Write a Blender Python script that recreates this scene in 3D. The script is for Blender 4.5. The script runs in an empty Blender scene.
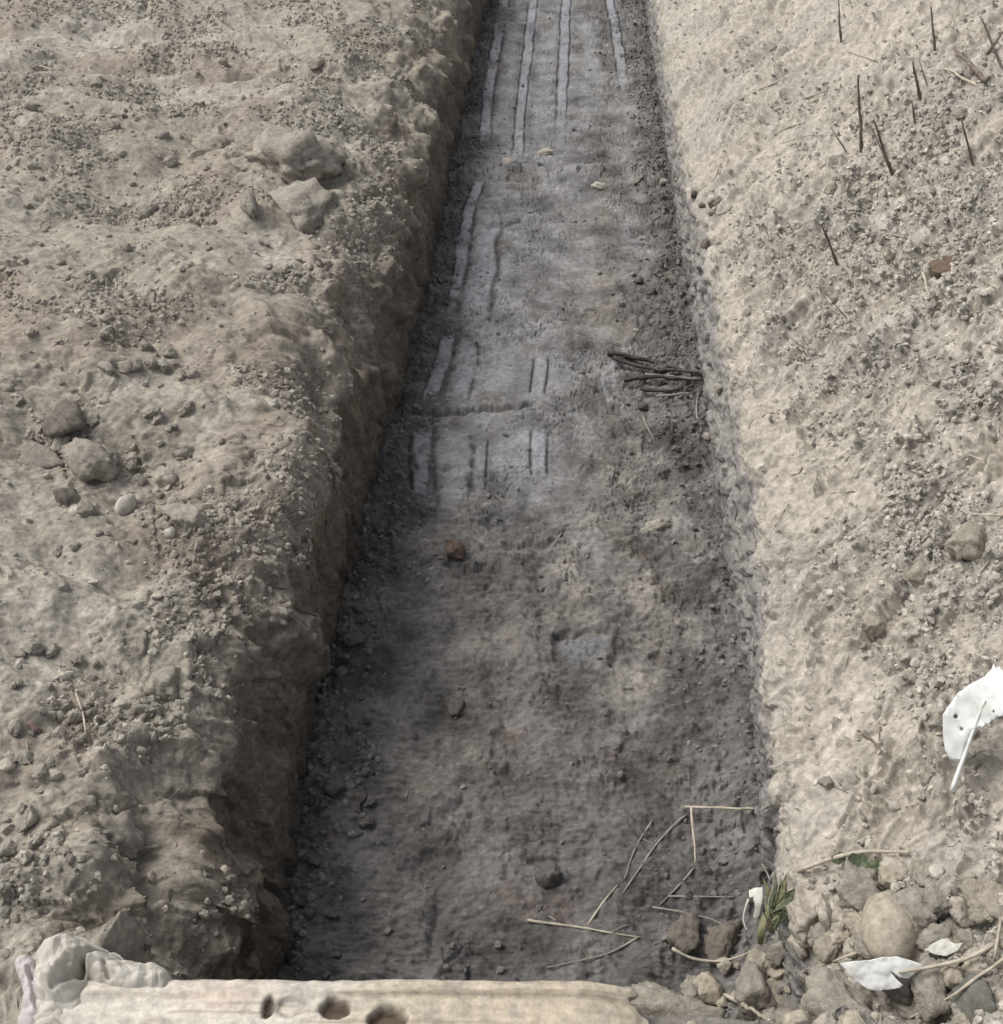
import bpy, bmesh, math, random
import numpy as np
from mathutils import Vector, Matrix, Quaternion
from mathutils.bvhtree import BVHTree
from mathutils.geometry import delaunay_2d_cdt

random.seed(7)
RNG = np.random.default_rng(11)
S = bpy.context.scene
COL = S.collection
W, H, F = 1003, 1024, 1100.0
PITCH, YAW, CAMZ = math.radians(39.7), math.radians(3.34), 1.6

# ------------------------------------------------------------------ camera
cd = bpy.data.cameras.new('camera'); cam = bpy.data.objects.new('camera', cd); COL.objects.link(cam)
cam.location = (0, 0, CAMZ); cam.rotation_euler = (math.pi/2 - PITCH, 0, YAW)
cd.sensor_fit = 'HORIZONTAL'; cd.sensor_width = 36; cd.lens = 36*F/W
cd.clip_start = 0.05; cd.clip_end = 500
S.camera = cam
CR = cam.rotation_euler.to_matrix()
CO = Vector(cam.location)

def ray(px, py):
    return (CR @ Vector(((px-W/2)/F, -(py-H/2)/F, -1))).normalized()

def on_z(px, py, z):
    d = ray(px, py); t = (z-CAMZ)/d.z
    return CO + d*t

def depth_of(p):
    return -(CR.transposed() @ (Vector(p)-CO)).z

# ------------------------------------------------------------------ noise (numpy)
def _h(ix, iy, seed):
    n = (ix.astype(np.int64)*374761393 + iy.astype(np.int64)*668265263 + seed*974634777) & 0x7fffffff
    n = ((n ^ (n >> 13))*1274126177) & 0x7fffffff
    n = n ^ (n >> 16)
    return (n & 0xffff)/65535.0

def perlin(x, y, seed=0):
    x0 = np.floor(x); y0 = np.floor(y); fx = x-x0; fy = y-y0
    u = fx*fx*fx*(fx*(fx*6-15)+10); v = fy*fy*fy*(fy*(fy*6-15)+10)
    def g(ox, oy):
        a = _h(x0+ox, y0+oy, seed)*6.2831853
        return np.cos(a)*(fx-ox)+np.sin(a)*(fy-oy)
    a = g(0, 0); b = g(1, 0); c = g(0, 1); d = g(1, 1)
    return ((a+(b-a)*u)*(1-v)+(c+(d-c)*u)*v)*1.5

def fbm(x, y, seed=0, octv=4, gain=.5):
    r = 0; a = 1; t = 0
    for i in range(octv):
        r = r+a*perlin(x, y, seed+i*17); t += a
        a *= gain; x = x*2.03+3.1; y = y*2.03-1.7
    return r/t

def worley(x, y, seed=0):
    """F1, F2 distances and cell random."""
    x0 = np.floor(x); y0 = np.floor(y)
    f1 = np.full(x.shape, 9.); f2 = np.full(x.shape, 9.); cid = np.zeros(x.shape)
    for ox in (-1, 0, 1):
        for oy in (-1, 0, 1):
            cx = x0+ox; cy = y0+oy
            d = np.hypot(cx+_h(cx, cy, seed)-x, cy+_h(cx, cy, seed+5)-y)
            r = _h(cx, cy, seed+9)
            m = d < f1
            f2 = np.where(m, f1, np.minimum(f2, d)); cid = np.where(m, r, cid); f1 = np.where(m, d, f1)
    return f1, f2, cid

def facet(x, y, seed=0, tilt=.5):
    """broken earth: every cell is a tilted flat chip with its own height, edges are steps"""
    x0 = np.floor(x); y0 = np.floor(y)
    f1 = np.full(x.shape, 9.); h = np.zeros(x.shape)
    for ox in (-1, 0, 1):
        for oy in (-1, 0, 1):
            cx = x0+ox; cy = y0+oy
            dx = cx+_h(cx, cy, seed)-x; dy = cy+_h(cx, cy, seed+5)-y
            d = np.abs(dx)+np.abs(dy)*.8+np.hypot(dx, dy)*.5
            v = _h(cx, cy, seed+9)-.5+tilt*((_h(cx, cy, seed+11)-.5)*dx+(_h(cx, cy, seed+12)-.5)*dy)*2
            m = d < f1; h = np.where(m, v, h); f1 = np.where(m, d, f1)
    return h

def sst(a, b, x):
    t = np.clip((x-a)/(b-a), 0, 1); return t*t*(3-2*t)

def lerp(a, b, t):
    return a+(b-a)*t

def cmix(c, col, t):
    return c+(np.array(col)-c)*np.clip(t, 0, 1)[..., None]

# ------------------------------------------------------------------ materials
def new_mat(name):
    m = bpy.data.materials.new(name); m.use_nodes = True
    nt = m.node_tree; b = nt.nodes['Principled BSDF']
    return m, nt, b

def N(nt, t, **k):
    n = nt.nodes.new(t)
    for a, v in k.items(): setattr(n, a, v)
    return n

def soil_mat(name, attr=True, base=(.3, .27, .24), dark=(.2, .18, .16), bump=.55, scale=1.0, rough=.95):
    if not attr and name not in ('brick', 'red_fragment', 'brown_bark'):
        base = tuple(x*k for x, k in zip(base, (.86, .85, .83))); dark = tuple(x*k for x, k in zip(dark, (.86, .85, .83)))
    m, nt, b = new_mat(name); L = nt.links.new
    tc = N(nt, 'ShaderNodeTexCoord'); src = tc.outputs['Object']
    if not attr:
        oi = N(nt, 'ShaderNodeObjectInfo'); ad = N(nt, 'ShaderNodeVectorMath', operation='ADD')
        gm = N(nt, 'ShaderNodeNewGeometry'); L(gm.outputs['Position'], ad.inputs[0]); L(oi.outputs['Location'], ad.inputs[1]); src = ad.outputs[0]
    n1 = N(nt, 'ShaderNodeTexNoise'); n1.inputs['Scale'].default_value = 320*scale; n1.inputs['Detail'].default_value = 5; n1.inputs['Roughness'].default_value = .65
    n2 = N(nt, 'ShaderNodeTexNoise'); n2.inputs['Scale'].default_value = 60*scale; n2.inputs['Detail'].default_value = 6; n2.inputs['Roughness'].default_value = .7
    L(src, n1.inputs['Vector']); L(src, n2.inputs['Vector'])
    mr = N(nt, 'ShaderNodeMapRange'); mr.inputs['From Min'].default_value = .3; mr.inputs['From Max'].default_value = .7
    mr.inputs['To Min'].default_value = .66; mr.inputs['To Max'].default_value = 1.34
    L(n2.outputs['Fac'], mr.inputs['Value'])
    mul = N(nt, 'ShaderNodeMix', data_type='RGBA', blend_type='MULTIPLY'); mul.inputs['Factor'].default_value = 1
    if attr:
        at = N(nt, 'ShaderNodeAttribute', attribute_name='soil'); L(at.outputs['Color'], mul.inputs['A'])
        pol = N(nt, 'ShaderNodeMapRange'); L(at.outputs['Alpha'], pol.inputs['Value'])
        pol.inputs['To Min'].default_value = rough; pol.inputs['To Max'].default_value = .34
        L(pol.outputs['Result'], b.inputs['Roughness'])
        bs = N(nt, 'ShaderNodeMapRange'); L(at.outputs['Alpha'], bs.inputs['Value'])
        bs.inputs['To Min'].default_value = bump; bs.inputs['To Max'].default_value = bump*.3
    else:
        cr = N(nt, 'ShaderNodeMix', data_type='RGBA'); L(oi.outputs['Random'], cr.inputs['Factor'])
        cr.inputs['A'].default_value = (*base, 1); cr.inputs['B'].default_value = (*dark, 1)
        L(cr.outputs['Result'], mul.inputs['A']); b.inputs['Roughness'].default_value = rough
    L(mr.outputs['Result'], mul.inputs['B']); L(mul.outputs['Result'], b.inputs['Base Color'])
    add = N(nt, 'ShaderNodeMath', operation='ADD'); L(n1.outputs['Fac'], add.inputs[0])
    m2 = N(nt, 'ShaderNodeMath', operation='MULTIPLY'); m2.inputs[1].default_value = 2.5; L(n2.outputs['Fac'], m2.inputs[0]); L(m2.outputs[0], add.inputs[1])
    bp = N(nt, 'ShaderNodeBump'); bp.inputs['Strength'].default_value = bump; bp.inputs['Distance'].default_value = .004
    if attr: L(bs.outputs['Result'], bp.inputs['Strength'])
    L(add.outputs[0], bp.inputs['Height']); L(bp.outputs['Normal'], b.inputs['Normal'])
    b.inputs['Specular IOR Level'].default_value = .25
    return m

def plain_mat(name, a, c, scale=40, rough=.8, stretch=(1, 1, 1), bump=.3, dist=.002, trans=0, lo=.35, hi=.65):
    m, nt, b = new_mat(name); L = nt.links.new
    tc = N(nt, 'ShaderNodeTexCoord'); mp = N(nt, 'ShaderNodeMapping'); mp.inputs['Scale'].default_value = stretch
    L(tc.outputs['Object'], mp.inputs['Vector'])
    n = N(nt, 'ShaderNodeTexNoise'); n.inputs['Scale'].default_value = scale; n.inputs['Detail'].default_value = 6; n.inputs['Roughness'].default_value = .62
    L(mp.outputs['Vector'], n.inputs['Vector'])
    r = N(nt, 'ShaderNodeMapRange'); r.inputs['From Min'].default_value = lo; r.inputs['From Max'].default_value = hi; L(n.outputs['Fac'], r.inputs['Value'])
    mx = N(nt, 'ShaderNodeMix', data_type='RGBA'); mx.inputs['A'].default_value = (*a, 1); mx.inputs['B'].default_value = (*c, 1)
    L(r.outputs['Result'], mx.inputs['Factor']); L(mx.outputs['Result'], b.inputs['Base Color'])
    bp = N(nt, 'ShaderNodeBump'); bp.inputs['Strength'].default_value = bump; bp.inputs['Distance'].default_value = dist
    L(n.outputs['Fac'], bp.inputs['Height']); L(bp.outputs['Normal'], b.inputs['Normal'])
    b.inputs['Roughness'].default_value = rough; b.inputs['Specular IOR Level'].default_value = .25
    return m

M = {}
M['soil'] = soil_mat('soil')
M['clod_left'] = soil_mat('clod_left', False, (.50, .46, .40), (.41, .377, .327), .8)
M['clod_right'] = soil_mat('clod_right', False, (.50, .46, .385), (.42, .385, .325), .8)
M['clod_floor'] = soil_mat('clod_floor', False, (.20, .188, .178), (.14, .132, .127), .7)
M['slab_soil'] = soil_mat('slab_soil', False, (.50, .463, .405), (.49, .453, .396), 1.0)
M['stone_pale'] = soil_mat('stone_pale', False, (.53, .49, .425), (.45, .415, .36), .5)
M['stone_white'] = soil_mat('stone_white', False, (.62, .59, .53), (.54, .51, .46), .4)
M['stone_tan'] = soil_mat('stone_tan', False, (.48, .435, .36), (.45, .41, .34), .4)
M['stone_grey'] = soil_mat('stone_grey', False, (.46, .43, .38), (.36, .335, .295), .8)
M['stone_dark'] = soil_mat('stone_dark', False, (.25, .225, .195), (.19, .173, .155), .6)
M['stone_green'] = soil_mat('stone_green', False, (.19, .192, .172), (.18, .182, .165), .4)
M['brick'] = soil_mat('brick', False, (.165, .122, .10), (.155, .115, .095), .8)
M['red'] = soil_mat('red_fragment', False, (.27, .19, .178), (.26, .18, .17), .6)
M['brown'] = soil_mat('brown_bark', False, (.16, .12, .09), (.15, .11, .08), .6)
M['twig_dark'] = plain_mat('twig_dark', (.12, .096, .074), (.26, .215, .165), 60, .85, (1, 1, .2))
M['twig_pale'] = plain_mat('twig_pale', (.36, .32, .255), (.56, .51, .42), 60, .8)
M['twig_grey'] = plain_mat('twig_grey', (.24, .215, .19), (.36, .33, .29), 60, .85)
M['stick_wet'] = plain_mat('stick_wet', (.035, .031, .03), (.09, .08, .075), 50, .6)
M['leaf_white'] = plain_mat('leaf_white', (.50, .50, .46), (.80, .82, .81), 18, .6, lo=.25, hi=.48, bump=.25)
M['leaf_dusty'] = plain_mat('leaf_dusty', (.56, .55, .50), (.74, .74, .69), 40, .6, bump=.15)
M['leaf_green'] = plain_mat('leaf_green', (.085, .11, .065), (.20, .225, .145), 60, .6, bump=.2)
M['blade_olive'] = plain_mat('blade_olive', (.16, .17, .08), (.33, .31, .20), 50, .65, bump=.2)
M['rag'] = plain_mat('rag', (.34, .315, .27), (.56, .535, .48), 16, .9, bump=.6, dist=.004, lo=.3, hi=.6)
M['rag_lilac'] = plain_mat('rag_lilac', (.40, .37, .36), (.56, .53, .52), 20, .9, bump=.35, dist=.003)

# ------------------------------------------------------------------ object helpers
def tag(o, label=None, cat=None, group=None, kind=None):
    if label: o['label'] = label
    if cat: o['category'] = cat
    if group: o['group'] = group
    if kind: o['kind'] = kind
    return o

def link(name, me, mat, parent=None):
    o = bpy.data.objects.new(name, me); COL.objects.link(o)
    if mat and not me.materials: me.materials.append(mat)
    if parent: o.parent = parent
    return o

def np_mesh(name, v, quads=None, tris=None, smooth=True, color=None):
    me = bpy.data.meshes.new(name)
    f = quads if quads is not None else tris
    k = f.shape[1]
    me.vertices.add(len(v)); me.vertices.foreach_set('co', v.astype(np.float32).ravel())
    me.loops.add(f.size); me.loops.foreach_set('vertex_index', f.astype(np.int32).ravel())
    me.polygons.add(len(f))
    me.polygons.foreach_set('loop_start', np.arange(0, f.size, k, dtype=np.int32))
    me.polygons.foreach_set('loop_total', np.full(len(f), k, dtype=np.int32))
    me.polygons.foreach_set('use_smooth', np.full(len(f), smooth))
    if color is not None:
        a = me.color_attributes.new('soil', 'FLOAT_COLOR', 'POINT'); a.data.foreach_set('color', color.astype(np.float32).ravel())
    me.update(calc_edges=True)
    return me

def grid_quads(nr, nc):
    i = np.arange(nr*nc).reshape(nr, nc)
    return np.stack([i[:-1, :-1], i[:-1, 1:], i[1:, 1:], i[1:, :-1]], -1).reshape(-1, 4)

def normals(P):
    a = np.gradient(P, axis=0); b = np.gradient(P, axis=1)
    n = np.cross(b, a); n /= np.linalg.norm(n, axis=-1, keepdims=True)+1e-12
    return n

# ------------------------------------------------------------------ terrain rows (y stations)
def row_y(r, D):
    dep = PITCH+math.atan((r-H/2)/F)
    return D/math.tan(dep)
rows = np.arange(1085, -45, -1.1)
ys = np.array([row_y(r, 1.85) for r in rows])
near = ys[0]-np.cumsum(.012*1.13**np.arange(46)); near = near[near > -7]
far = ys[-1]+np.cumsum(.05*1.12**np.arange(44))
YS = np.concatenate([near[::-1], ys, far])
YR = YS[:, None]
print('rows', len(YS), YS[0], YS[-1])
END_Y = .93                        # where the trench stops, under the plank
def ended(y): return 1-sst(END_Y-.14, END_Y-.02, y)

FLOOR_Z, XL, XR = -.6, -.56, .53
WOBL = np.interp(YS, [1.0, 1.15, 1.66, 2.2, 3.25, 4.6, 7.2, 9], [.02, .03, -.03, -.045, .01, .015, -.02, 0])
def prof_table(pts, sm=25):
    p = np.array(pts, float)
    seg = np.hypot(*np.diff(p, axis=0).T); s = np.r_[0, np.cumsum(seg)]
    si = np.arange(0, s[-1], .004)
    x = np.interp(si, s, p[:, 0]); z = np.interp(si, s, p[:, 1])
    k = np.hanning(sm); k /= k.sum(); h = sm//2
    xp = np.convolve(np.pad(x, h, mode='edge'), k, 'valid'); zp = np.convolve(np.pad(z, h, mode='edge'), k, 'valid')
    return si, xp, zp

def bumps(px, py, lst, off):
    """list of (world x, y, rx, ry, angle, height): smooth hills / hollows"""
    pass

def wpos(px, py, z): return on_z(px, py, z)

# ---- left bank -------------------------------------------------------------
LP = prof_table([(-.52, -.72), (-.56, -.60), (-.595, -.38), (-.66, -.19), (-.80, -.07), (-1.1, .0), (-2.0, .05), (-4, .10), (-9, .1), (-60, .1)])
RP = prof_table([(.505, -.72), (.53, -.6), (.535, -.33), (.56, -.25), (.95, .05), (1.4, .34), (2.1, .60), (3.2, .70), (6, .5), (10, .2), (60, .1)], 11)

def bank(tab, smax, ncol, side):
    t = np.linspace(0, 1, ncol)[None, :]
    s = smax[:, None]*t**1.05
    ext = smax[:, None]+np.cumsum(.03*1.21**np.arange(36))[None, :]
    s = np.concatenate([s, ext], 1)
    X = np.interp(s, tab[0], tab[1]); Z = np.interp(s, tab[0], tab[2])
    Yg = np.broadcast_to(YR, X.shape).copy()
    e = ended(Yg)
    Z = lerp(Z, np.maximum(Z, -.02), e)
    return s, X, Yg, Z

def gauss_world(X, Y, px, py, z, rx, ry, ang=0):
    """soft blob at the ground point seen at a given spot; radii in metres"""
    c = wpos(px, py, z); ca, sa = math.cos(ang), math.sin(ang)
    dx = X-c.x; dy = Y-c.y
    return np.exp(-(((dx*ca+dy*sa)/rx)**2+((-dx*sa+dy*ca)/ry)**2))

sL, X, Y, Z = bank(LP, .62+.25+.52*np.clip(YS, .3, 40), 400, -1)
# wobble of the rim along the trench
wob = fbm(YS*1.9, YS*0+4.2, 3, 3)*.05+fbm(YS*5, YS*0+9, 4, 3)*.03
X = X+wob[:, None]*sst(.1, .35, sL)+WOBL[:, None]
P = np.stack([X, Y, Z], -1); Nn = normals(P)
flat = sst(.50, .95, sL)                       # 0 on wall, 1 on the bank top
wall = 1-sst(.30, .55, sL)
far_fade = 1/(1+np.maximum(YR-9, 0)*.15)
fl = (sL+Y)*.7071; fa = (sL-Y)*.7071            # along / across the way loose earth slid towards the trench
big = fbm(sL*2.2, Y*2.2, 21, 4)*.08*flat+fbm(sL*1.1+7, Y*.9, 22, 3)*.10*flat
shoulder = sst(.22, .40, sL)*(1-sst(.75, 1.1, sL))
scal = fbm(sL*2.8+fbm(sL*2, Y*2, 25, 2)*.8, Y*3.6, 26, 4)*.085*shoulder
cave = -sst(.12, .42, fbm(sL*5, Y*4.2+3, 27, 3))*.055*sst(.12, .3, sL)*(1-sst(.6, .9, sL))
lump = fbm(sL*5.5, Y*5.5, 23, 5, .55)*.030*(.3+.7*sst(.3, .6, sL))
slide = fbm(fl*2.4, fa*11, 28, 4)*.020*sst(.3, .5, sL)+fbm(fl*7, fa*34, 29, 3)*.005*sst(.3, .5, sL)
shelf = scal+cave+slide
f1, f2, cid = worley(sL*15+fbm(sL*9, Y*9, 61, 2)*.9, Y*15+fbm(sL*9, Y*9, 62, 2)*.9, 31)
cl = (sst(.05, .35, f2-f1)*(.35+.9*cid))*.020
f1b, f2b, cidb = worley(sL*42+fbm(sL*25, Y*25, 63, 2), Y*42+fbm(sL*25, Y*25, 64, 2), 33)
clb = (sst(.05, .4, f2b-f1b)*(cidb**1.5))*.009
cover = sst(-.02, .22, fbm(sL*2.6, Y*2.4, 35, 4))*sst(.42, .7, sL)       # where loose clods cover
fine = fbm(sL*60, Y*60, 36, 4, .6)*.0045
streak = fbm(sL*4, Y*38, 37, 4)*.012*(1-flat)*sst(0, .1, sL)+fbm(sL*7, Y*15, 38, 4)*.032*(1-flat)
rig = fbm(sL*22, Y*22, 39, 4, .6)*.016*flat*(.35+cover)
w1 = fbm(sL*11, Y*11, 66, 3)*.5; w2 = fbm(sL*11+5, Y*11, 67, 3)*.5; w3 = fbm(sL*40, Y*40, 68, 2)*.35
fc1 = facet(fl*7+w1, fa*10+w2, 301, .9)*.030; fc2 = facet(sL*19+w1+w3, Y*19+w2-w3, 303, .9)*.014; fc3 = facet(sL*48+w3*2+w1*2, Y*48-w3*2, 305, .9)*.0065
chip = sst(-.18, .12, fbm(sL*3+2, Y*2.6, 69, 4))*sst(.22, .5, sL)
roll = gauss_world(X, Y, 265, 430, -.1, .2, .55)
chip = np.clip(chip*.75+shoulder*.5*sst(-.2, .2, fbm(sL*4, Y*4, 70, 2)), 0, 1)*(1-.75*roll)
lump = lump*(1-.4*roll)
wallf = facet(sL*4.5+w1*.5, Y*13+w2, 307, 1.1)*.018*(1-flat)*sst(.04, .16, sL)+facet(sL*9+w1, Y*34+w2*2, 309, 1.)*.005*(1-flat)
disp = big+lump*.55+shelf*.75+(fc1*(1-.4*flat)+fc2*(1-.6*flat))*chip+fc3*np.maximum(chip, .35)*(1-.35*flat)+wallf+clb*cover*.8+fine*(.7+.9*cover)+fbm(sL*150, Y*150, 45, 3, .6)*.0014+streak*.4+rig*.35+cl*.0*shoulder*(1-cover)*sst(-.1, .3, fbm(sL*3, Y*3, 46, 3))
# hollows and scoops the photo shows on the left bank
for (px, py, z, rx, ry, a, h) in [
        (255, 330, -.05, .07, .12, .2, -.05), (265, 470, -.10, .06, .20, .1, -.05), (95, 890, -.15, .045, .05, 0, -.055),
        (195, 905, -.25, .05, .07, 0, -.05), (185, 700, -.12, .05, .06, 0, -.035), (170, 640, -.05, .05, .04, 0, -.02),
        (100, 770, -.06, .03, .03, 0, -.05), (255, 880, -.35, .03, .05, 0, -.05),
        (60, 30, .05, .5, .25, .3, .08), (60, 640, 0, .12, .12, 0, .03), (90, 60, .05, .6, .06, .25, .05), (270, 60, .05, .35, .05, .3, .05), (80, 560, 0, .16, .05, -.3, .035), (215, 590, -.08, .07, .03, -.5, .03),
        (275, 440, -.12, .11, .55, .05, -.085), (215, 400, -.02, .10, .35, 0, -.03), (250, 600, -.12, .07, .2, 0, -.03), (130, 830, -.08, .05, .04, 0, .04), (235, 690, -.2, .04, .05, 0, .03)]:
    disp = disp+gauss_world(X, Y, px, py, z, rx, ry, a)*h
disp *= far_fade
PLb = P.copy()
P = P+Nn*disp[..., None]
# colours of the soil, with shade painted in on the lower wall
c = np.zeros(P.shape)+np.array((.400, .362, .305))
pz = P[..., 2]
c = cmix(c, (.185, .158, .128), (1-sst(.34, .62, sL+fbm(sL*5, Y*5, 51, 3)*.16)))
c = cmix(c, (.085, .077, .069), (1-sst(.12, .30, sL+fbm(sL*7, Y*6, 52, 3)*.12))*.9)  # damp cut soil, darkened further to paint in the shade low on the wall
pale = sst(.02, .30, fbm(sL*1.7+2, Y*1.9, 53, 4))*flat
c = cmix(c, (.50, .462, .40), pale*.65)
for (px, py, rx, ry) in [(60, 40, .6, .35), (40, 70, .5, .12), (280, 25, .4, .16), (90, 590, .2, .14), (60, 560, .2, .06), (250, 240, .1, .15)]:
    c = cmix(c, (.58, .54, .475), gauss_world(X, Y, px, py, 0, rx, ry, .2)*.75*(.6+.8*fbm(sL*8, Y*8, 58, 3)))
pink = sst(.08, .35, fbm(sL*2.1+8, Y*2.1, 54, 3))*flat
c = cmix(c, (.36, .295, .245), pink*.6)
c = cmix(c, (.34, .31, .265), cover*.35*(.4+.6*cidb))
c *= (1+fbm(sL*30, Y*30, 55, 4)*.42+fbm(sL*110, Y*110, 56, 3)*.28)[..., None]
c = cmix(c, (.25, .195, .155), roll*sst(-.1, .3, fbm(sL*6, Y*5, 57, 3))*.55)
c = cmix(c, (.27, .215, .17), sst(.1, .4, fbm(sL*4, Y*3, 59, 3))*shoulder*.5)
c *= (1+(cid-.5)*.18*cover)[..., None]
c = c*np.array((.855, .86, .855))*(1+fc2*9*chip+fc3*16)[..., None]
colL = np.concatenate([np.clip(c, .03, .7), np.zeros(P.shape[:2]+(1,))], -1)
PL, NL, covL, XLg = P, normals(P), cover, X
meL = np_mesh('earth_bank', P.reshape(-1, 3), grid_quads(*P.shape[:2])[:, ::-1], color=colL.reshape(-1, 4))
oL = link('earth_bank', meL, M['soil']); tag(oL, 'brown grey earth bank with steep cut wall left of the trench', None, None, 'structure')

# ---- right bank ------------------------------------------------------------
sR, X, Y, Z = bank(RP, .46+.15+.52*np.clip(YS, .3, 40), 430, 1)
wob = fbm(YS*1.1, YS*0+14.2, 13, 3)*.025+fbm(YS*6, YS*0+19, 14, 3)*.03
X = X+wob[:, None]*sst(.1, .35, sR)+np.interp(YS, [1, 1.6, 2.3, 3.0, 3.6, 6, 9], [-.07, -.045, .01, .02, -.01, -.03, 0])[:, None]*sst(.14, .42, sR)
P = np.stack([X, Y, Z], -1); Nn = -normals(P)
flat = sst(.40, .62, sR)
far_fade = 1/(1+np.maximum(YR-9, 0)*.15)
# drag marks run down the slope towards the camera
ca, sa = math.cos(.68), math.sin(.68)
ua = sR*ca+Y*sa; va = -sR*sa+Y*ca
big = fbm(sR*2+3, Y*2, 71, 4)*.07*flat
lump = fbm(sR*6, Y*6, 72, 4)*.030*(.3+.7*flat)
rm_ = .25+1.0*sst(-.15, .3, fbm(sR*1.9+4, Y*1.7, 76, 3))
rake = fbm(ua*3.2+fbm(sR*4, Y*4, 77, 2)*.5, va*17+fbm(sR*5, Y*5, 78, 2)*1.2, 73, 5, .55)*.046*flat*rm_
rakef = fbm(ua*7, va*50+fbm(sR*6, Y*6, 79, 2)*2, 74, 4)*.012*flat*rm_*(1.1-.7*np.clip(sst(.8, 1.6, sR), 0, 1))
f1, f2, cid = worley(sR*18+fbm(sR*9, Y*9, 161, 2)*.9, Y*18+fbm(sR*9, Y*9, 162, 2)*.9, 81)
cl = (sst(.05, .35, f2-f1)*(.35+.9*cid))*.016
f1b, f2b, cidb = worley(sR*46+fbm(sR*25, Y*25, 163, 2), Y*46+fbm(sR*25, Y*25, 164, 2), 83)
clb = (sst(.05, .4, f2b-f1b)*(cidb**1.5))*.008
reg = np.zeros(X.shape)
for (px, py, z, rx, ry) in [(960, 120, .45, .5, .8), (950, 420, .25, .16, .45), (990, 600, .15, .12, .2), (900, 880, -.05, .25, .14), (880, 960, -.05, .3, .12), (960, 300, .3, .2, .2), (880, 290, .2, .12, .15)]:
    reg = np.maximum(reg, gauss_world(X, Y, px, py, z, rx, ry))
cover = np.clip(sst(.1, .4, fbm(sR*2.8, Y*2.6, 85, 3))*.3+reg*sst(-.2, .25, fbm(sR*5, Y*5, 84, 3)+reg*.25), 0, 1)*flat
fine = fbm(sR*60, Y*60, 86, 4, .6)*.0045
wallrough = fbm(sR*14, Y*14, 87, 4)*.014*(1-flat)
wp_ = fbm(sR*14, Y*14, 89, 3)
pits = -sst(.26, .42, fbm(ua*6+wp_*.9, va*16+wp_*1.5, 88, 4))*.022*flat
v1 = fbm(sR*10, Y*10, 176, 3)*.55; v2 = fbm(sR*10+5, Y*10, 177, 3)*.55; v3 = fbm(sR*38, Y*38, 178, 2)*.4
gc1 = facet(ua*3.4+v1*.8, va*15+v2, 311, 1.0)*.024; gc2 = facet(ua*7+v1+v3, va*34+v2-v3, 313, 1.0)*.011; gc3 = facet(sR*44+v3*2, Y*44-v3*2+v1, 315, .9)*.006
chip = np.clip(.08+sst(-.1, .25, fbm(sR*2.7, Y*2.5, 179, 4)), 0, 1)*sst(.40, .50, sR)
lipf = facet(sR*14+v1, Y*14+v2, 317, 1.0)*.016*(1-sst(.46, .56, sR))*sst(.1, .2, sR)+facet(sR*34+v1, Y*34+v2, 318, 1.)*.007*(1-flat)
disp = (gc1+gc2)*chip+gc3*np.maximum(chip, cover)+lipf+big+lump*.6+rake*1.15*1.0+rakef+(cl*.8+clb)*cover+fine*(.4+.9*cover)+wallrough+pits-sst(.24, .36, fbm(ua*11+wp_*1.2, va*34+wp_*1.2, 75, 3))*.016*flat+fbm(sR*150, Y*150, 47, 3, .6)*.0011
for (px, py, z, rx, ry, a, h) in [
        (900, 960, -.05, .22, .08, 0, .07), (770, 960, -.2, .10, .08, 0, .05), (985, 690, .1, .06, .05, 0, -.05), (935, 580, .1, .03, .04, 0, -.04),
        (880, 390, .1, .03, .05, -.6, -.035), (870, 470, .1, .025, .03, -.6, -.035), (980, 560, .15, .06, .05, 0, .04), (760, 440, -.2, .04, .08, 0, -.03),
        (805, 730, -.1, .03, .03, 0, -.025), (990, 870, .05, .05, .05, 0, .05), (962, 742, .03, .07, .07, 0, -.06), (975, 720, .03, .08, .06, 0, -.04)]:
    disp = disp+gauss_world(X, Y, px, py, z, rx, ry, a)*h
disp *= far_fade
P = P+Nn*disp[..., None]
c = np.zeros(P.shape)+np.array((.50, .460, .385))
c = cmix(c, (.43, .402, .35), sst(-.1, .3, fbm(sR*2.4+5, Y*2.4, 91, 4))*.8)
c = cmix(c, (.58, .535, .45), sst(.05, .35, fbm(ua*2.5, va*6, 92, 4))*.6)
c = cmix(c, (.36, .315, .25), sst(.15, .45, fbm(ua*4+wp_*.7, va*13+wp_*1.2, 93, 5, .6))*.45)
c = cmix(c, (.40, .375, .33), cover*.6*(.5+.5*cidb))
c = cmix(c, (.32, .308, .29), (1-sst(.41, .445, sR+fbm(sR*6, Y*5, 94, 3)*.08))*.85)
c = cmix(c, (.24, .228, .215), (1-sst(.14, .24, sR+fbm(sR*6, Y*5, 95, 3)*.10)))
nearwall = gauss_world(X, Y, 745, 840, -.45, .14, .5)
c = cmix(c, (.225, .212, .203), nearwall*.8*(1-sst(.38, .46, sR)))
c *= (1+fbm(sR*30, Y*30, 96, 4)*.30+fbm(sR*110, Y*110, 97, 3)*.26+fbm(ua*6, va*45, 98, 3)*.25*flat)[..., None]
c = c*np.array((.89, .89, .915))*(1+gc2*9*chip+gc3*14*chip)[..., None]
colR = np.concatenate([np.clip(c, .03, .75), np.zeros(P.shape[:2]+(1,))], -1)
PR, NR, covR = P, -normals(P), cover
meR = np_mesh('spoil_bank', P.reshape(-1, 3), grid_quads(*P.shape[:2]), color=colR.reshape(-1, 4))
oR = link('spoil_bank', meR, M['soil']); tag(oR, 'pale sandy spoil bank sloping up right of the trench', None, None, 'structure')

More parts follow.
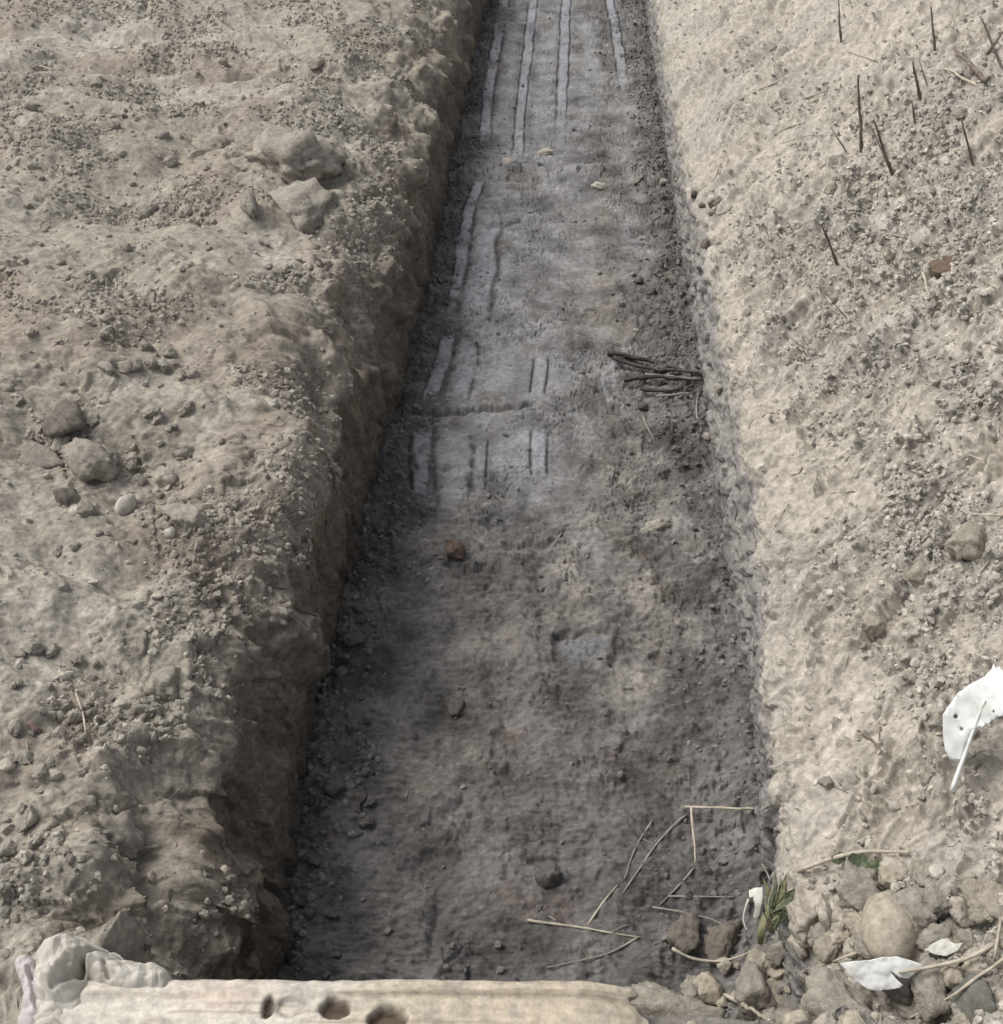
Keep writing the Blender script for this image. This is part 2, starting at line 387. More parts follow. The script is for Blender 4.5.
# ---- trench floor ----------------------------------------------------------
NC = 400
fx = np.linspace(XL-.10, XR+.10, NC)[None, :]
X = np.broadcast_to(fx, (len(YS), NC)).copy(); Y = np.broadcast_to(YR, X.shape).copy()
Z = FLOOR_Z+np.zeros(X.shape)
def fpt(px, py): p = on_z(px, py, FLOOR_Z); return p.x, p.y
def seg_dist(pts, w0, w1):
    """signed band coordinate (0 centre, 1 edge) and length mask for a polyline seen on the floor, widths in px"""
    best = np.full(X.shape, 99.); along = np.full(X.shape, -1.)
    n = len(pts)-1
    for k in range(n):
        ax, ay = fpt(*pts[k]); bx, by = fpt(*pts[k+1])
        t = (Y-ay)/(by-ay)
        cx = lerp(ax, bx, t); 
        wpx = lerp(w0, w1, (k+np.clip(t, 0, 1))/n)
        wm = wpx*(np.maximum(Y, .5)*.77+1.4)/F/2
        d = (X-cx)/wm
        m = (t >= 0) & (t <= 1)
        best = np.where(m, d, best); along = np.where(m, (k+t)/n, along)
    return best, along
bands = [  # polyline, px widths, strength, groove
    ([(507, -30), (503, 15)], 9, 10, 1., 1), ([(501, 22), (488, 95), (484, 150)], 10, 11, 1., 1), ([(536, -20), (521, 108), (517, 170)], 8, 10, .8, 1),
    ([(567, -20), (565, 40), (560, 150)], 8, 10, .9, 1), ([(606, -30), (611, 8), (616, 31), (628, 113)], 7, 10, 1.1, 1),
    ([(590, 20), (596, 120)], 20, 24, .45, 0), ([(548, 30), (541, 140)], 20, 24, .5, 0), ([(512, 30), (503, 130)], 14, 18, .45, 0),
    ([(481, 180), (468, 215), (450, 331)], 11, 13, 1., 1), ([(450, 336), (428, 406)], 14, 16, .95, 1), ([(489, 215), (472, 335)], 24, 30, .7, 1), ([(508, 250), (498, 335)], 16, 18, .4, 0),
    ([(470, 338), (455, 405)], 20, 26, .5, 1), ([(505, 340), (498, 402)], 22, 40, .4, 0), ([(541, 355), (537, 400)], 13, 14, .55, 1), ([(568, 350), (562, 390)], 30, 30, .3, 0),
    ([(421, 425), (424, 512)], 22, 24, .8, 1), ([(455, 425), (450, 510)], 34, 38, .35, 1), ([(482, 435), (478, 500)], 12, 14, .5, 1), ([(515, 425), (512, 500)], 38, 40, .38, 0), ([(540, 430), (539, 478)], 15, 15, .9, 1),
    ([(612, 360), (606, 395)], 20, 20, .5, 0), ([(590, 530), (583, 590)], 40, 40, .3, 0), ([(586, 632), (584, 672)], 46, 46, .5, 1)]
polish = np.zeros(X.shape); bandz = np.zeros(X.shape); groove = np.zeros(X.shape)
breakup = fbm(X*9, Y*5, 101, 4)
breakf = fbm(X*26, Y*22, 131, 3)
for pts, w0, w1, st, g in bands:
    d, al = seg_dist(pts, w0, w1)
    d = d+fbm(X*7, Y*5, 132, 3)*.4
    endm = sst(0, .14, al+fbm(X*26, Y*9, 133, 3)*.12)*(1-sst(.74, 1.0, al+breakf*.22))*(al >= 0)
    hole = 1-sst(.08, .34, breakup+.6*breakf)*(.9 if st < .9 else .55)
    ins = (1-sst(.55, 1.1, np.abs(d)+breakf*.2))*endm*hole
    polish = np.maximum(polish, ins*min(st, 1)); bandz = np.maximum(bandz, ins*.002*st)
    if g: groove = np.maximum(groove, np.exp(-((np.abs(d)-1.12)/.17)**2)*endm*hole)
# general smear mask: the bucket smoothed the middle-left of the floor
mid = sst(XL+.13, XL+.24, X+breakup*.12)*(1-sst(.02, .22, X+breakup*.2))*sst(2.5, 2.8, Y+breakup*.3)
mid = np.maximum(mid, sst(4.0, 4.5, Y)*(1-sst(6.9, 7.2, Y)*.4)*sst(XL+.10, XL+.2, X)*(1-sst(.30, .42, X+breakup*.1))*(1-.7*sst(.1, .22, X)*(1-sst(.22, .3, X))))
rough = 1-np.maximum(polish, mid*.7)
chat = fbm(X*9+fbm(X*3, Y*3, 104, 2)*2, Y*75, 102, 4)
chat2 = fbm(X*16, Y*150, 103, 3)
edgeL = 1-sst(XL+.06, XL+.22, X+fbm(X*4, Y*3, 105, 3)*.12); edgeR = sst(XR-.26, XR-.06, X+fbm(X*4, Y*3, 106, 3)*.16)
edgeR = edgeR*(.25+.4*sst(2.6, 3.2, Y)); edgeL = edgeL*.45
edge = np.maximum(edgeL, edgeR)
f1, f2, cid = worley(X*20+fbm(X*12, Y*12, 165, 2), Y*20+fbm(X*12, Y*12, 166, 2), 107)
cl = sst(.05, .4, f2-f1)*(.3+.9*cid)*.018
f1b, f2b, cidb = worley(X*55+fbm(X*30, Y*30, 167, 2), Y*55+fbm(X*30, Y*30, 168, 2), 108)
clb = sst(.05, .4, f2b-f1b)*cidb*.008
disp = fbm(X*2.5, Y*2, 109, 3)*.03+fbm(X*7, Y*6, 110, 4)*.022*(.25+.75*rough)
cm = sst(-.25, .35, fbm(X*3.5, Y*3, 134, 3))
disp = disp+chat*.009/(1+np.maximum(Y-2.5, 0)*.3)*cm*(.5+.7*rough)+chat2*.0015*(1-edge)*cm+(fbm(X*11, Y*13, 135, 4)*.020+fbm(X*24, Y*30, 136, 3)*.009)*(1-.75*np.maximum(mid, polish))
disp = disp+(cl+clb)*np.clip(edge*1.0+sst(.12, .4, breakup)*.5*rough, 0, 1)*rough+fbm(X*45, Y*60, 111, 4, .6)*.005*(.25+.75*rough)/(1+np.maximum(Y-2, 0)*.5)
disp = disp+edge**1.5*.03+sst(XR-.15, XR+.02, X+breakf*.05)*.09*(1-sst(1.5, 2.1, Y))
wr = perlin(X*7+breakup*2, Y*24+breakf*1.2, 141); wr2 = perlin(X*16, Y*60+breakf*1.5, 142)
wm_ = sst(-.2, .2, fbm(X*2.5, Y*2, 143, 3))*(.15+.85*sst(1.9, 2.5, Y))
wrk = (np.exp(-(wr/.06)**2)*.011*sst(0, .3, perlin(X*5, Y*3, 144))+np.exp(-(wr2/.10)**2)*.0045)*wm_*(1-edge)
disp = disp-wrk/(1+np.maximum(Y-2.5, 0)*.25)
disp = disp+bandz-groove*.010
# transverse cracks where the clay sheet tore: (pixel line) -> dark open steps
def crack(pts, wid, dep):
    out = np.zeros(X.shape)
    for (a, b) in zip(pts[:-1], pts[1:]):
        ax, ay = fpt(*a); bx, by = fpt(*b)
        t = np.clip(((X-ax)*(bx-ax)+(Y-ay)*(by-ay))/((bx-ax)**2+(by-ay)**2), 0, 1)
        d = np.hypot(X-lerp(ax, bx, t), (Y-lerp(ay, by, t))+fbm(X*18, Y*4, 121, 3)*.03)
        out = np.maximum(out, np.exp(-(d/wid)**2))
    return out*dep
disp = disp-crack([(404, 414), (440, 412), (475, 408), (532, 403)], .016, .035)-crack([(446, 333), (470, 336)], .008, .014)-crack([(490, 228), (520, 222)], .014, .026)
disp = disp-crack([(430, 470), (465, 472)], .007, .012)-crack([(560, 636), (620, 634)], .01, .014)-crack([(450, 563), (480, 566)], .014, .022)-crack([(510, 545), (550, 540)], .014, .02)
disp = disp+crack([(505, 30), (560, 27), (625, 24)], .10, .035)+crack([(440, 175), (640, 178)], .16, .03)*(.5+cid)
disp = disp-crack([(345, 900), (420, 830), (470, 800)], .012, .008)-crack([(430, 955), (440, 900)], .012, .012)
Z = Z+disp
e = ended(Y); Z = lerp(Z, -.03+fbm(X*6, Y*6, 122, 4)*.03, e)
P = np.stack([X, Y, Z], -1)
c = np.zeros(P.shape)+np.array((.158, .150, .143))
c = cmix(c, (.128, .122, .119), sst(-.1, .3, fbm(X*3, Y*2.2, 112, 4))*.7)
tan = gauss_world(X, Y, 640, 520, -.6, .22, .6)+gauss_world(X, Y, 590, 300, -.6, .18, .9)*.9+gauss_world(X, Y, 610, 130, -.6, .16, 1.2)*.6+gauss_world(X, Y, 560, 600, -.6, .2, .3)*.6+gauss_world(X, Y, 660, 680, -.6, .12, .3)*.5
c = cmix(c, (.275, .252, .222), np.clip(tan, 0, 1)*(.55+.9*fbm(X*8, Y*8, 113, 4)))
c = cmix(c, (.30, .285, .275), gauss_world(X, Y, 655, 525, -.6, .07, .06)*.9+gauss_world(X, Y, 640, 250, -.6, .06, .2)*.5*(1+breakf))
c = cmix(c, (.20, .17, .135), sst(.0, .3, fbm(X*4+3, Y*3, 118, 3))*gauss_world(X, Y, 590, 110, -.6, .2, 2.2)*.7)
c = cmix(c, (.275, .275, .285), mid*.7*(.7+.8*breakf))
c = cmix(c, (.345, .362, .39), polish*.8)  # smooth clay bands: bluish sky sheen painted into their colour
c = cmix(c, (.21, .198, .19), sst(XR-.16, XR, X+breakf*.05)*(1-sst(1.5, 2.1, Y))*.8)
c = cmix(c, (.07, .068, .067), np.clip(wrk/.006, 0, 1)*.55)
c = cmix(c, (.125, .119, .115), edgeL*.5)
c = cmix(c, (.30, .285, .265), gauss_world(X, Y, 725, 650, -.6, .06, .35)*edgeR*.8)
c = cmix(c, (.075, .073, .072), groove*.8)
c = cmix(c, (.15, .122, .106), sst(.28, .48, fbm(X*5, Y*5, 117, 3))*.5*(1-polish))
c = cmix(c, (.075, .071, .069), sst(.12, .4, fbm(X*3.4+5, Y*3, 119, 5, .6))*.6*(1-.8*polish))
c = cmix(c, (.205, .18, .155), sst(.15, .42, fbm(X*3.1+15, Y*2.7, 120, 5, .6))*.5*(1-.8*polish))
flk = sst(.30, .5, fbm(X*22, Y*40, 145, 3))*(1-.5*polish)
c = cmix(c, (.34, .33, .31), flk*.55*sst(1.9, 2.6, Y))
ck = (1-.8*polish)*(.12+.88*sst(1.9, 2.5, Y))*np.exp(-(perlin(X*10+breakf*.8, Y*26+breakup*2, 146)/.07)**2)*sst(-.05, .25, fbm(X*4, Y*3.5, 147, 3))*(1-edge)
Z = Z-ck*.012/(1+np.maximum(Y-2.5, 0)*.3); P[..., 2] = Z
c = cmix(c, (.065, .062, .062), ck*.6)
c *= (1+fbm(X*30, Y*60, 114, 4)*.40*(1-.6*np.maximum(polish, mid))+fbm(X*6, Y*7, 115, 4)*.85*(1-.7*polish)+fbm(X*110, Y*130, 116, 3)*.18)[..., None]
c = lerp(c, np.array((.26, .24, .215)), e[..., None])
c = c*np.array((.92, .93, .94))
wet = np.clip(polish*.85+mid*.4, 0, 1)*(1-e)
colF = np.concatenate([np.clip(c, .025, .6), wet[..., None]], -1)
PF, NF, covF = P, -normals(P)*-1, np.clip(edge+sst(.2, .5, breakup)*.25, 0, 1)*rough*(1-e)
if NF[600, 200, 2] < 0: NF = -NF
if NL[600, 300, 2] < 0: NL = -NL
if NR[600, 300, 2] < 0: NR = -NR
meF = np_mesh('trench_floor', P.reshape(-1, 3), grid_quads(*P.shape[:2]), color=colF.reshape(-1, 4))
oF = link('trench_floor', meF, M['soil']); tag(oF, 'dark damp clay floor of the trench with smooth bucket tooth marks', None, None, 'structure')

# ------------------------------------------------------------------ ray casting onto the ground
tv, tp = [], []
for Pg in (PL, PR, PF):
    g = Pg[::3, ::3]; b0 = len(tv)
    tv += [tuple(p) for p in g.reshape(-1, 3)]
    tp += [tuple(int(k)+b0 for k in q) for q in grid_quads(*g.shape[:2])]
BVH = BVHTree.FromPolygons(tv, tp)
def hit(px, py):
    p, n, i, d = BVH.ray_cast(CO, ray(px, py))
    if p is None: p = on_z(px, py, 0); n = Vector((0, 0, 1))
    if n.dot(ray(px, py)) > 0: n = -n
    return p, n
def mpp(p): return depth_of(p)/F                 # metres per pixel there

# ------------------------------------------------------------------ rocks and clods
def ico(sub):
    bm = bmesh.new(); bmesh.ops.create_icosphere(bm, subdivisions=sub, radius=1)
    v = np.array([x.co[:] for x in bm.verts]); f = np.array([[w.index for w in q.verts] for q in bm.faces]); bm.free()
    return v, f
ICO = {k: ico(k) for k in (1, 2, 3, 4)}
def n3(v, sc, seed):
    return (fbm(v[:, 0]*sc+v[:, 2]*sc*.7, v[:, 1]*sc-v[:, 2]*sc*.6+seed*3.1, seed, 4)+fbm(v[:, 2]*sc+seed, v[:, 0]*sc*.8+v[:, 1]*sc*.5, seed+50, 4))*.5

def rock_verts(seed, sub=3, ang=.5, rough=.15, crumb=.05, slab=False):
    r = np.random.default_rng(seed); v, f = ICO[sub]
    rad = np.ones(len(v))
    rad = rad*(1+n3(v, 1.2, seed)*rough*2.4)
    for k in range(int(4+ang*12)):
        n = r.normal(size=3)
        if slab: n[2] *= .15
        n /= np.linalg.norm(n); d = v@n
        lim = r.uniform(.52, .9)
        rad = np.where(d > .05, np.minimum(rad, lim/np.maximum(d, .06)), rad)
    if slab: rad = np.minimum(rad, .62/np.maximum(np.abs(v[:, 2]), .05))
    fx_ = facet(v[:, 0]*3+v[:, 2]*1.3, v[:, 1]*3-v[:, 2]*1.7, seed, 1.0)+.6*facet(v[:, 0]*6+v[:, 2]*4, v[:, 1]*6-v[:, 2]*3, seed+2, 1.0)
    rad = rad*(1+n3(v, 3.2, seed+3)*crumb*2.2+fx_*crumb*1.5+n3(v, 8, seed+4)*crumb*1.8+n3(v, 18, seed+6)*crumb*1.2)
    return v*rad[:, None], f
ROCK = {}
def rock_mesh(kind, mat, var):
    key = (kind, mat, var)
    if key not in ROCK:
        ang, rough, crumb = {'clod': (.55, .22, .095), 'stone': (.25, .2, .045), 'angular': (.9, .2, .075), 'slab': (.6, .15, .07), 'egg': (-.34, .08, .012)}[kind]
        v, f = rock_verts(100+var*7+len(kind)*31, 4, ang, rough, crumb, kind == 'slab')
        ROCK[key] = np_mesh(kind, v, tris=f); ROCK[key].materials.append(M[mat])
    return ROCK[key]

def put_rock(name, label, cat, px, py, w, h, kind, mat, var, group=None, sink=.36, rot=None, tilt=None, flat=None):
    """a stone w x h pixels across resting on the ground at that spot"""
    p, n = hit(px, py); m = mpp(p)
    a = w*m/2*1.08; cdep = h*m/2*1.08
    o = link(name, rock_mesh(kind, mat, var), None)
    up = (n*.6+Vector((0, 0, .4))).normalized()
    # the ground's slope seen from above: image height mixes depth and height
    zz = flat if flat else cdep*.85
    q = Vector((0, 0, 1)).rotation_difference(up)
    o.rotation_mode = 'QUATERNION'
    o.rotation_quaternion = q @ Quaternion((0, 0, 1), rot if rot is not None else random.uniform(-.4, .4))
    if tilt: o.rotation_quaternion = Quaternion((0, 1, 0), tilt) @ o.rotation_quaternion
    o.scale = (a, max(cdep*1.1, a*.5), zz)
    if flat:
        gr = abs(n.dot(ray(px, py))); o.scale = (a, min(cdep/max(gr, .3), a*1.5), zz)
    o.location = p+up*zz*(1-2*sink)*.9
    tag(o, label, cat, group)
    return o

RK = [  # name, label, category, px, py, w, h, kind, material, var
 ('stone', 'smooth egg-shaped tan stone standing behind the notched white leaf', 'stone', 893, 934, 48, 64, 'egg', 'stone_tan', 1),
 ('stone', 'pale tan angular stone by the bottom edge right of the plank', 'stone', 757, 1000, 52, 58, 'angular', 'stone_grey', 2),
 ('stone', 'dark rounded stone on the trench floor, left of its twin under thin twigs', 'stone', 687, 938, 36, 40, 'clod', 'stone_dark', 3),
 ('stone', 'dark rounded stone between its twin and the green weed', 'stone', 723, 942, 38, 42, 'clod', 'stone_dark', 4),
 ('dirt_clod', 'large rough grey clod below the notched white leaf tip', 'clod', 835, 1000, 78, 62, 'clod', 'stone_grey', 5),
 ('stone', 'pale lumpy stone right beside the green weed', 'stone', 806, 920, 34, 38, 'clod', 'stone_pale', 6),
 ('stone', 'whitish round stone at the foot of the pale lumpy stone', 'stone', 801, 946, 26, 22, 'stone', 'stone_pale', 7),
 ('stone', 'narrow upright whitish stone right of the pale lumpy stone', 'stone', 826, 912, 16, 30, 'angular', 'stone_pale', 8),
 ('dirt_clod', 'lumpy grey clod in the heap under the arching green stem', 'clod', 858, 890, 44, 40, 'clod', 'stone_grey', 9),
 ('dirt_clod', 'grey clod touching the top of the egg-shaped tan stone', 'clod', 916, 912, 46, 40, 'clod', 'stone_grey', 10),
 ('stone', 'angular grey stone under the notched leaf stalk', 'stone', 932, 988, 46, 58, 'angular', 'stone_grey', 11),
 ('pebble', 'small whitish pebble on the gravel above the heap', 'pebble', 937, 873, 15, 14, 'egg', 'stone_white', 12),
 ('stone', 'flat grey stone above the small curled white leaf', 'stone', 934, 938, 38, 26, 'angular', 'stone_grey', 13),
 ('stone', 'smooth dark greenish stone under the straw at bottom right corner', 'stone', 978, 1004, 48, 44, 'stone', 'stone_green', 14),
 ('stone', 'dark angular stone in shade beneath the notched white leaf', 'stone', 900, 985, 40, 34, 'angular', 'stone_dark', 15),
 ('stone', 'large pale tan boulder against the right end of the plank', 'stone', 670, 1014, 104, 54, 'clod', 'slab_soil', 16),
 ('stone', 'tan angular stone at the right edge above the straws', 'stone', 992, 905, 50, 48, 'clod', 'clod_right', 17),
 ('dirt_clod', 'tan clod on the heap left of the egg-shaped stone', 'clod', 862, 925, 34, 30, 'clod', 'stone_tan', 18),
 ('dirt_clod', 'broad crusty earth slab jutting over the left trench rim, the upper of two', 'clod', 288, 150, 96, 70, 'clod', 'slab_soil', 1),
 ('dirt_clod', 'broken earth slab jutting over the left trench rim, the lower of two', 'clod', 292, 208, 80, 60, 'clod', 'slab_soil', 2),
 ('stone', 'upright flat grey stone leaning beside the lower earth slab', 'stone', 250, 208, 20, 34, 'angular', 'stone_grey', 3),
 ('dirt_clod', 'long pale clod on the left bank beside the upper earth slab', 'clod', 215, 148, 50, 24, 'clod', 'clod_left', 4),
 ('dirt_clod', 'small pale clod further left of the earth slabs', 'clod', 147, 212, 28, 19, 'clod', 'stone_grey', 5),
 ('stone', 'flat pale slab with a sharp edge on the left bank', 'stone', 40, 460, 62, 28, 'slab', 'stone_grey', 6),
 ('dirt_clod', 'broad crusty clod touching the flat pale slab', 'clod', 92, 462, 60, 40, 'clod', 'slab_soil', 7),
 ('dirt_clod', 'dark crusty clod just above the broad crusty clod', 'clod', 70, 425, 50, 38, 'clod', 'stone_dark', 8),
 ('stone', 'dark rounded stone below the flat pale slab', 'stone', 68, 500, 34, 25, 'stone', 'stone_dark', 9),
 ('pebble', 'white pebble tucked under the dark rounded stone', 'pebble', 76, 513, 14, 12, 'egg', 'stone_white', 10),
 ('pebble', 'oblong white pebble standing alone on bare left bank', 'pebble', 127, 508, 14, 24, 'egg', 'stone_white', 11),
 ('stone', 'pale angular stone uphill of the oblong white pebble', 'stone', 165, 480, 24, 20, 'angular', 'stone_pale', 12),
 ('pebble', 'small round white pebble below the brown clod on the left bank', 'pebble', 170, 533, 11, 11, 'egg', 'stone_white', 13),
 ('dirt_clod', 'brown clod with a pale top near the left rim', 'clod', 186, 516, 44, 30, 'clod', 'clod_left', 14),
 ('dirt_clod', 'lone lumpy clod overhanging a smooth scoop in the left bank', 'clod', 160, 690, 46, 38, 'clod', 'clod_left', 15),
 ('pebble', 'pale pebble left of the lone lumpy clod', 'pebble', 121, 707, 14, 13, 'stone', 'stone_pale', 16),
 ('tile_fragment', 'dull red fragment lying among crumbs on the left bank', 'fragment', 33, 728, 20, 11, 'clod', 'red', 17),
 ('pebble', 'pale pebble at the left edge beneath the red fragment', 'pebble', 6, 766, 17, 14, 'stone', 'stone_pale', 18),
 ('pebble', 'flat pale pebble right of the left edge pebble', 'pebble', 53, 777, 18, 12, 'stone', 'stone_pale', 19),
 ('stone', 'narrow upright stone set in the left bank near the rag', 'stone', 30, 822, 13, 28, 'stone', 'clod_left', 20),
 ('dirt_clod', 'big rounded clod above the smooth hollow in the left wall', 'clod', 108, 835, 58, 46, 'clod', 'clod_left', 21),
 ('stone', 'white oblong stone alone across the far trench floor', 'stone', 601, 188, 18, 10, 'angular', 'stone_white', 22),
 ('stone', 'pale crumbly lump at the end of the middle tooth mark', 'stone', 545, 154, 20, 10, 'angular', 'stone_pale', 23),
 ('stone', 'grey oval stone left of the pale crumbly lump', 'stone', 508, 163, 15, 9, 'stone', 'stone_pale', 24),
 ('stone', 'pale pinkish flat lump on the trench floor by the right wall', 'stone', 655, 528, 36, 16, 'clod', 'stone_grey', 25),
 ('brick_fragment', 'orange brown brick fragment half buried in the trench floor', 'brick', 455, 551, 24, 26, 'angular', 'brick', 26),
 ('dirt_clod', 'single dark clod in the middle of the lower trench floor', 'clod', 551, 878, 28, 26, 'clod', 'clod_floor', 27),
 ('dirt_clod', 'dark round clod left of centre on the lower trench floor', 'clod', 458, 708, 18, 18, 'clod', 'clod_floor', 28),
 ('bark_chunk', 'dark brown broken chunk of wood on the upper right bank', 'wood', 944, 268, 34, 26, 'slab', 'brown', 29),
 ('dirt_clod', 'pale lump casting a dark hollow on the right bank', 'clod', 922, 575, 38, 30, 'angular', 'clod_right', 30),
 ('dirt_clod', 'wide sandy lump at the edge right of the pale lump', 'clod', 968, 545, 60, 34, 'clod', 'clod_right', 31),
 ('dirt_clod', 'round sandy clod in a pit on the right bank', 'clod', 870, 625, 24, 22, 'clod', 'clod_right', 32),
 ('stone', 'white scrap of stone at the right edge above the brown chunk', 'stone', 1002, 233, 12, 22, 'angular', 'stone_white', 35),
 ('dirt_clod', 'cluster clod lying alone on smooth sand near the right rim', 'clod', 850, 780, 22, 18, 'clod', 'stone_grey', 36),
 ('dirt_clod', 'second clod left of the cluster clod on smooth sand', 'clod', 826, 783, 16, 13, 'clod', 'stone_grey', 37),
]
for i, r in enumerate(RK):
    kw = {}
    if 'earth slab jutting' in r[1]: kw = dict(sink=.62, flat=r[5]*mpp(hit(r[3], r[4])[0])*.30)
    if r[7] == 'slab': kw = dict(sink=.5, flat=r[5]*mpp(hit(r[3], r[4])[0])*.19)
    o = put_rock(*r, **kw)

# loose clods nothing tells apart: individual, one group per region
def loose(n, box, wr, kind, mats, name, label, cat, group, sink=.3, power=2.2, cond=None):
    k = 0; tries = 0
    while k < n and tries < n*20:
        tries += 1
        px = random.uniform(box[0], box[2]); py = random.uniform(box[1], box[3])
        if cond and not cond(px, py): continue
        w = wr[0]+(wr[1]-wr[0])*random.random()**power
        put_rock(name, label, cat, px, py, w, w*random.uniform(.6, .95), kind if isinstance(kind, str) else random.choice(kind), random.choice(mats), random.randint(40, 46), group, sink, random.uniform(0, 6.28))
        k += 1
def bl(a, x): return a
loose(150, (690, 862, 1010, 1030), (7, 36), ('clod', 'angular', 'stone'), ['stone_grey', 'stone_grey', 'clod_right', 'stone_pale', 'stone_tan'], 'stone', 'small grey or tan stone in the heap at bottom right', 'stone', 'stones of the bottom right heap', .33,
      cond=lambda x, y: y > 985-(x-690)*.55)
loose(60, (0, 330, 230, 560), (8, 22), ('clod', 'angular'), ['clod_left', 'clod_left', 'stone_grey'], 'dirt_clod', 'small loose brown clod on the middle of the left bank', 'clod', 'clods on the left bank', .3,
      cond=lambda x, y: x < 200-(y-330)*.1 and (y < 470 or x+y*.5 > 330))
loose(45, (0, 60, 330, 300), (7, 18), ('clod', 'angular'), ['clod_left', 'clod_left', 'stone_grey'], 'dirt_clod', 'small loose grey clod on the far left bank', 'clod', 'clods on the far left bank', .3)
loose(30, (0, 640, 130, 860), (8, 20), ('clod', 'angular'), ['clod_left', 'stone_grey'], 'dirt_clod', 'small loose clod on the near left bank', 'clod', 'clods on the near left bank', .3)
loose(34, (800, 20, 1003, 480), (6, 16), ('clod', 'angular'), ['clod_right', 'stone_grey'], 'dirt_clod', 'small sandy clod on the upper right bank', 'clod', 'clods on the right bank', .3,
      cond=lambda x, y: x > 800+y*.15)
loose(32, (290, 600, 370, 960), (8, 24), ('clod',), ['clod_floor'], 'dirt_clod', 'dark clod at the foot of the left trench wall', 'clod', 'clods along the left wall foot', .3, cond=lambda x, y: x > 355-(y-600)*.2 and x < 420-(y-600)*.2)
loose(28, (630, 180, 720, 480), (5, 14), ('clod', 'angular'), ['clod_floor', 'stone_dark', 'stone_grey'], 'dirt_clod', 'small clod at the foot of the right trench wall', 'clod', 'clods along the right wall foot', .3)

# ------------------------------------------------------------------ crumbs: countless small bits, one object per surface
def crumbs(name, label, Pg, Ng, Cg, cover, n, smin, smax, tint, base, j0):
    r = RNG
    Pc = Pg[:-1, j0:-37] if name != 'floor_crumbs' else Pg[:-1, :-1]
    sh = Pc.shape[:2]
    Nc = Ng[:sh[0], j0:j0+sh[1]]; Cc = Cg[:sh[0], j0:j0+sh[1]]; dn = cover[:sh[0], j0:j0+sh[1]]
    dx = np.linalg.norm(Pg[:-1, j0+1:j0+1+sh[1]]-Pc, axis=-1); dy = np.linalg.norm(Pg[1:, j0:j0+sh[1]]-Pc, axis=-1)
    dist = np.linalg.norm(Pc-np.array([0, 0, CAMZ]), axis=-1)
    sm = np.maximum(smin, dist/F*1.15)
    wgt = (base*(Pc[..., 2] > (-.22 if base < .1 and j0 else -9))+dn)*dx*dy*sm**-1.7*(Pc[..., 1] > .45)*(Pc[..., 1] < 11)
    cum = np.cumsum(wgt.ravel()); idx = np.searchsorted(cum, r.random(n)*cum[-1]); idx = np.minimum(idx, cum.size-1)
    p = Pc.reshape(-1, 3)[idx]; nn = Nc.reshape(-1, 3)[idx]; cc = Cc.reshape(-1, 4)[idx]; s0 = sm.ravel()[idx]
    p = p+r.normal(size=p.shape)*s0[:, None]*.3
    size = np.minimum(s0*(1-r.random(n))**(-1/1.6), smax)
    vs, fs, cs = [], [], []
    off = 0
    for k in range(10):
        sel = np.arange(n) % 10 == k
        for lod in (1, 2):
            q = sel & ((size > smin*2.4) if lod == 2 else (size <= smin*2.4)); m = q.sum()
            if not m: continue
            v, f = rock_verts(500+k*3+lod, lod, .55, .25, .1)
            # random rotations
            a = r.normal(size=(m, 4)); a /= np.linalg.norm(a, axis=1, keepdims=True); w, x, y, z = a.T
            R = np.stack([1-2*(y*y+z*z), 2*(x*y-w*z), 2*(x*z+w*y), 2*(x*y+w*z), 1-2*(x*x+z*z), 2*(y*z-w*x), 2*(x*z-w*y), 2*(y*z+w*x), 1-2*(x*x+y*y)], -1).reshape(m, 3, 3)
            sc = size[q][:, None]*r.uniform(.5, 1.25, (m, 3))*.58
            vv = np.einsum('mij,mkj->mki', R, v[None]*sc[:, None, :])+(p[q]+nn[q]*size[q][:, None]*.02)[:, None, :]
            vs.append(vv.reshape(-1, 3)); fs.append((f[None]+(np.arange(m)*len(v))[:, None, None]).reshape(-1, 3)+off); off += m*len(v)
            cl = cc[q].copy(); cl[:, 3] = 0
            cl[:, :3] = (cl[:, :3]*.6+np.array(tint)*.45)*r.uniform(.8, 1.3, (m, 1))
            cl[:, :3] = np.clip(cl[:, :3], .02, .62)
            cs.append(np.repeat(cl, len(v), 0))
    me = np_mesh(name, np.concatenate(vs), tris=np.concatenate(fs), color=np.concatenate(cs), smooth=False)
    o = link(name, me, M['soil']); tag(o, label, None, None, 'stuff'); return o
crumbs('bank_crumbs', 'loose dirt crumbs and grit strewn over the left earth bank', PL, NL, colL, covL, 52000, .0030, .020, (.38, .36, .318), .07, 70)
crumbs('sand_crumbs', 'loose sandy crumbs and grit strewn over the right spoil bank', PR, NR, colR, covR, 42000, .0030, .018, (.43, .41, .365), .03, 60)
crumbs('floor_crumbs', 'loose dark crumbs strewn along the edges of the trench floor', PF, NF, colF, covF, 15000, .0034, .020, (.24, .23, .22), .02, 0)

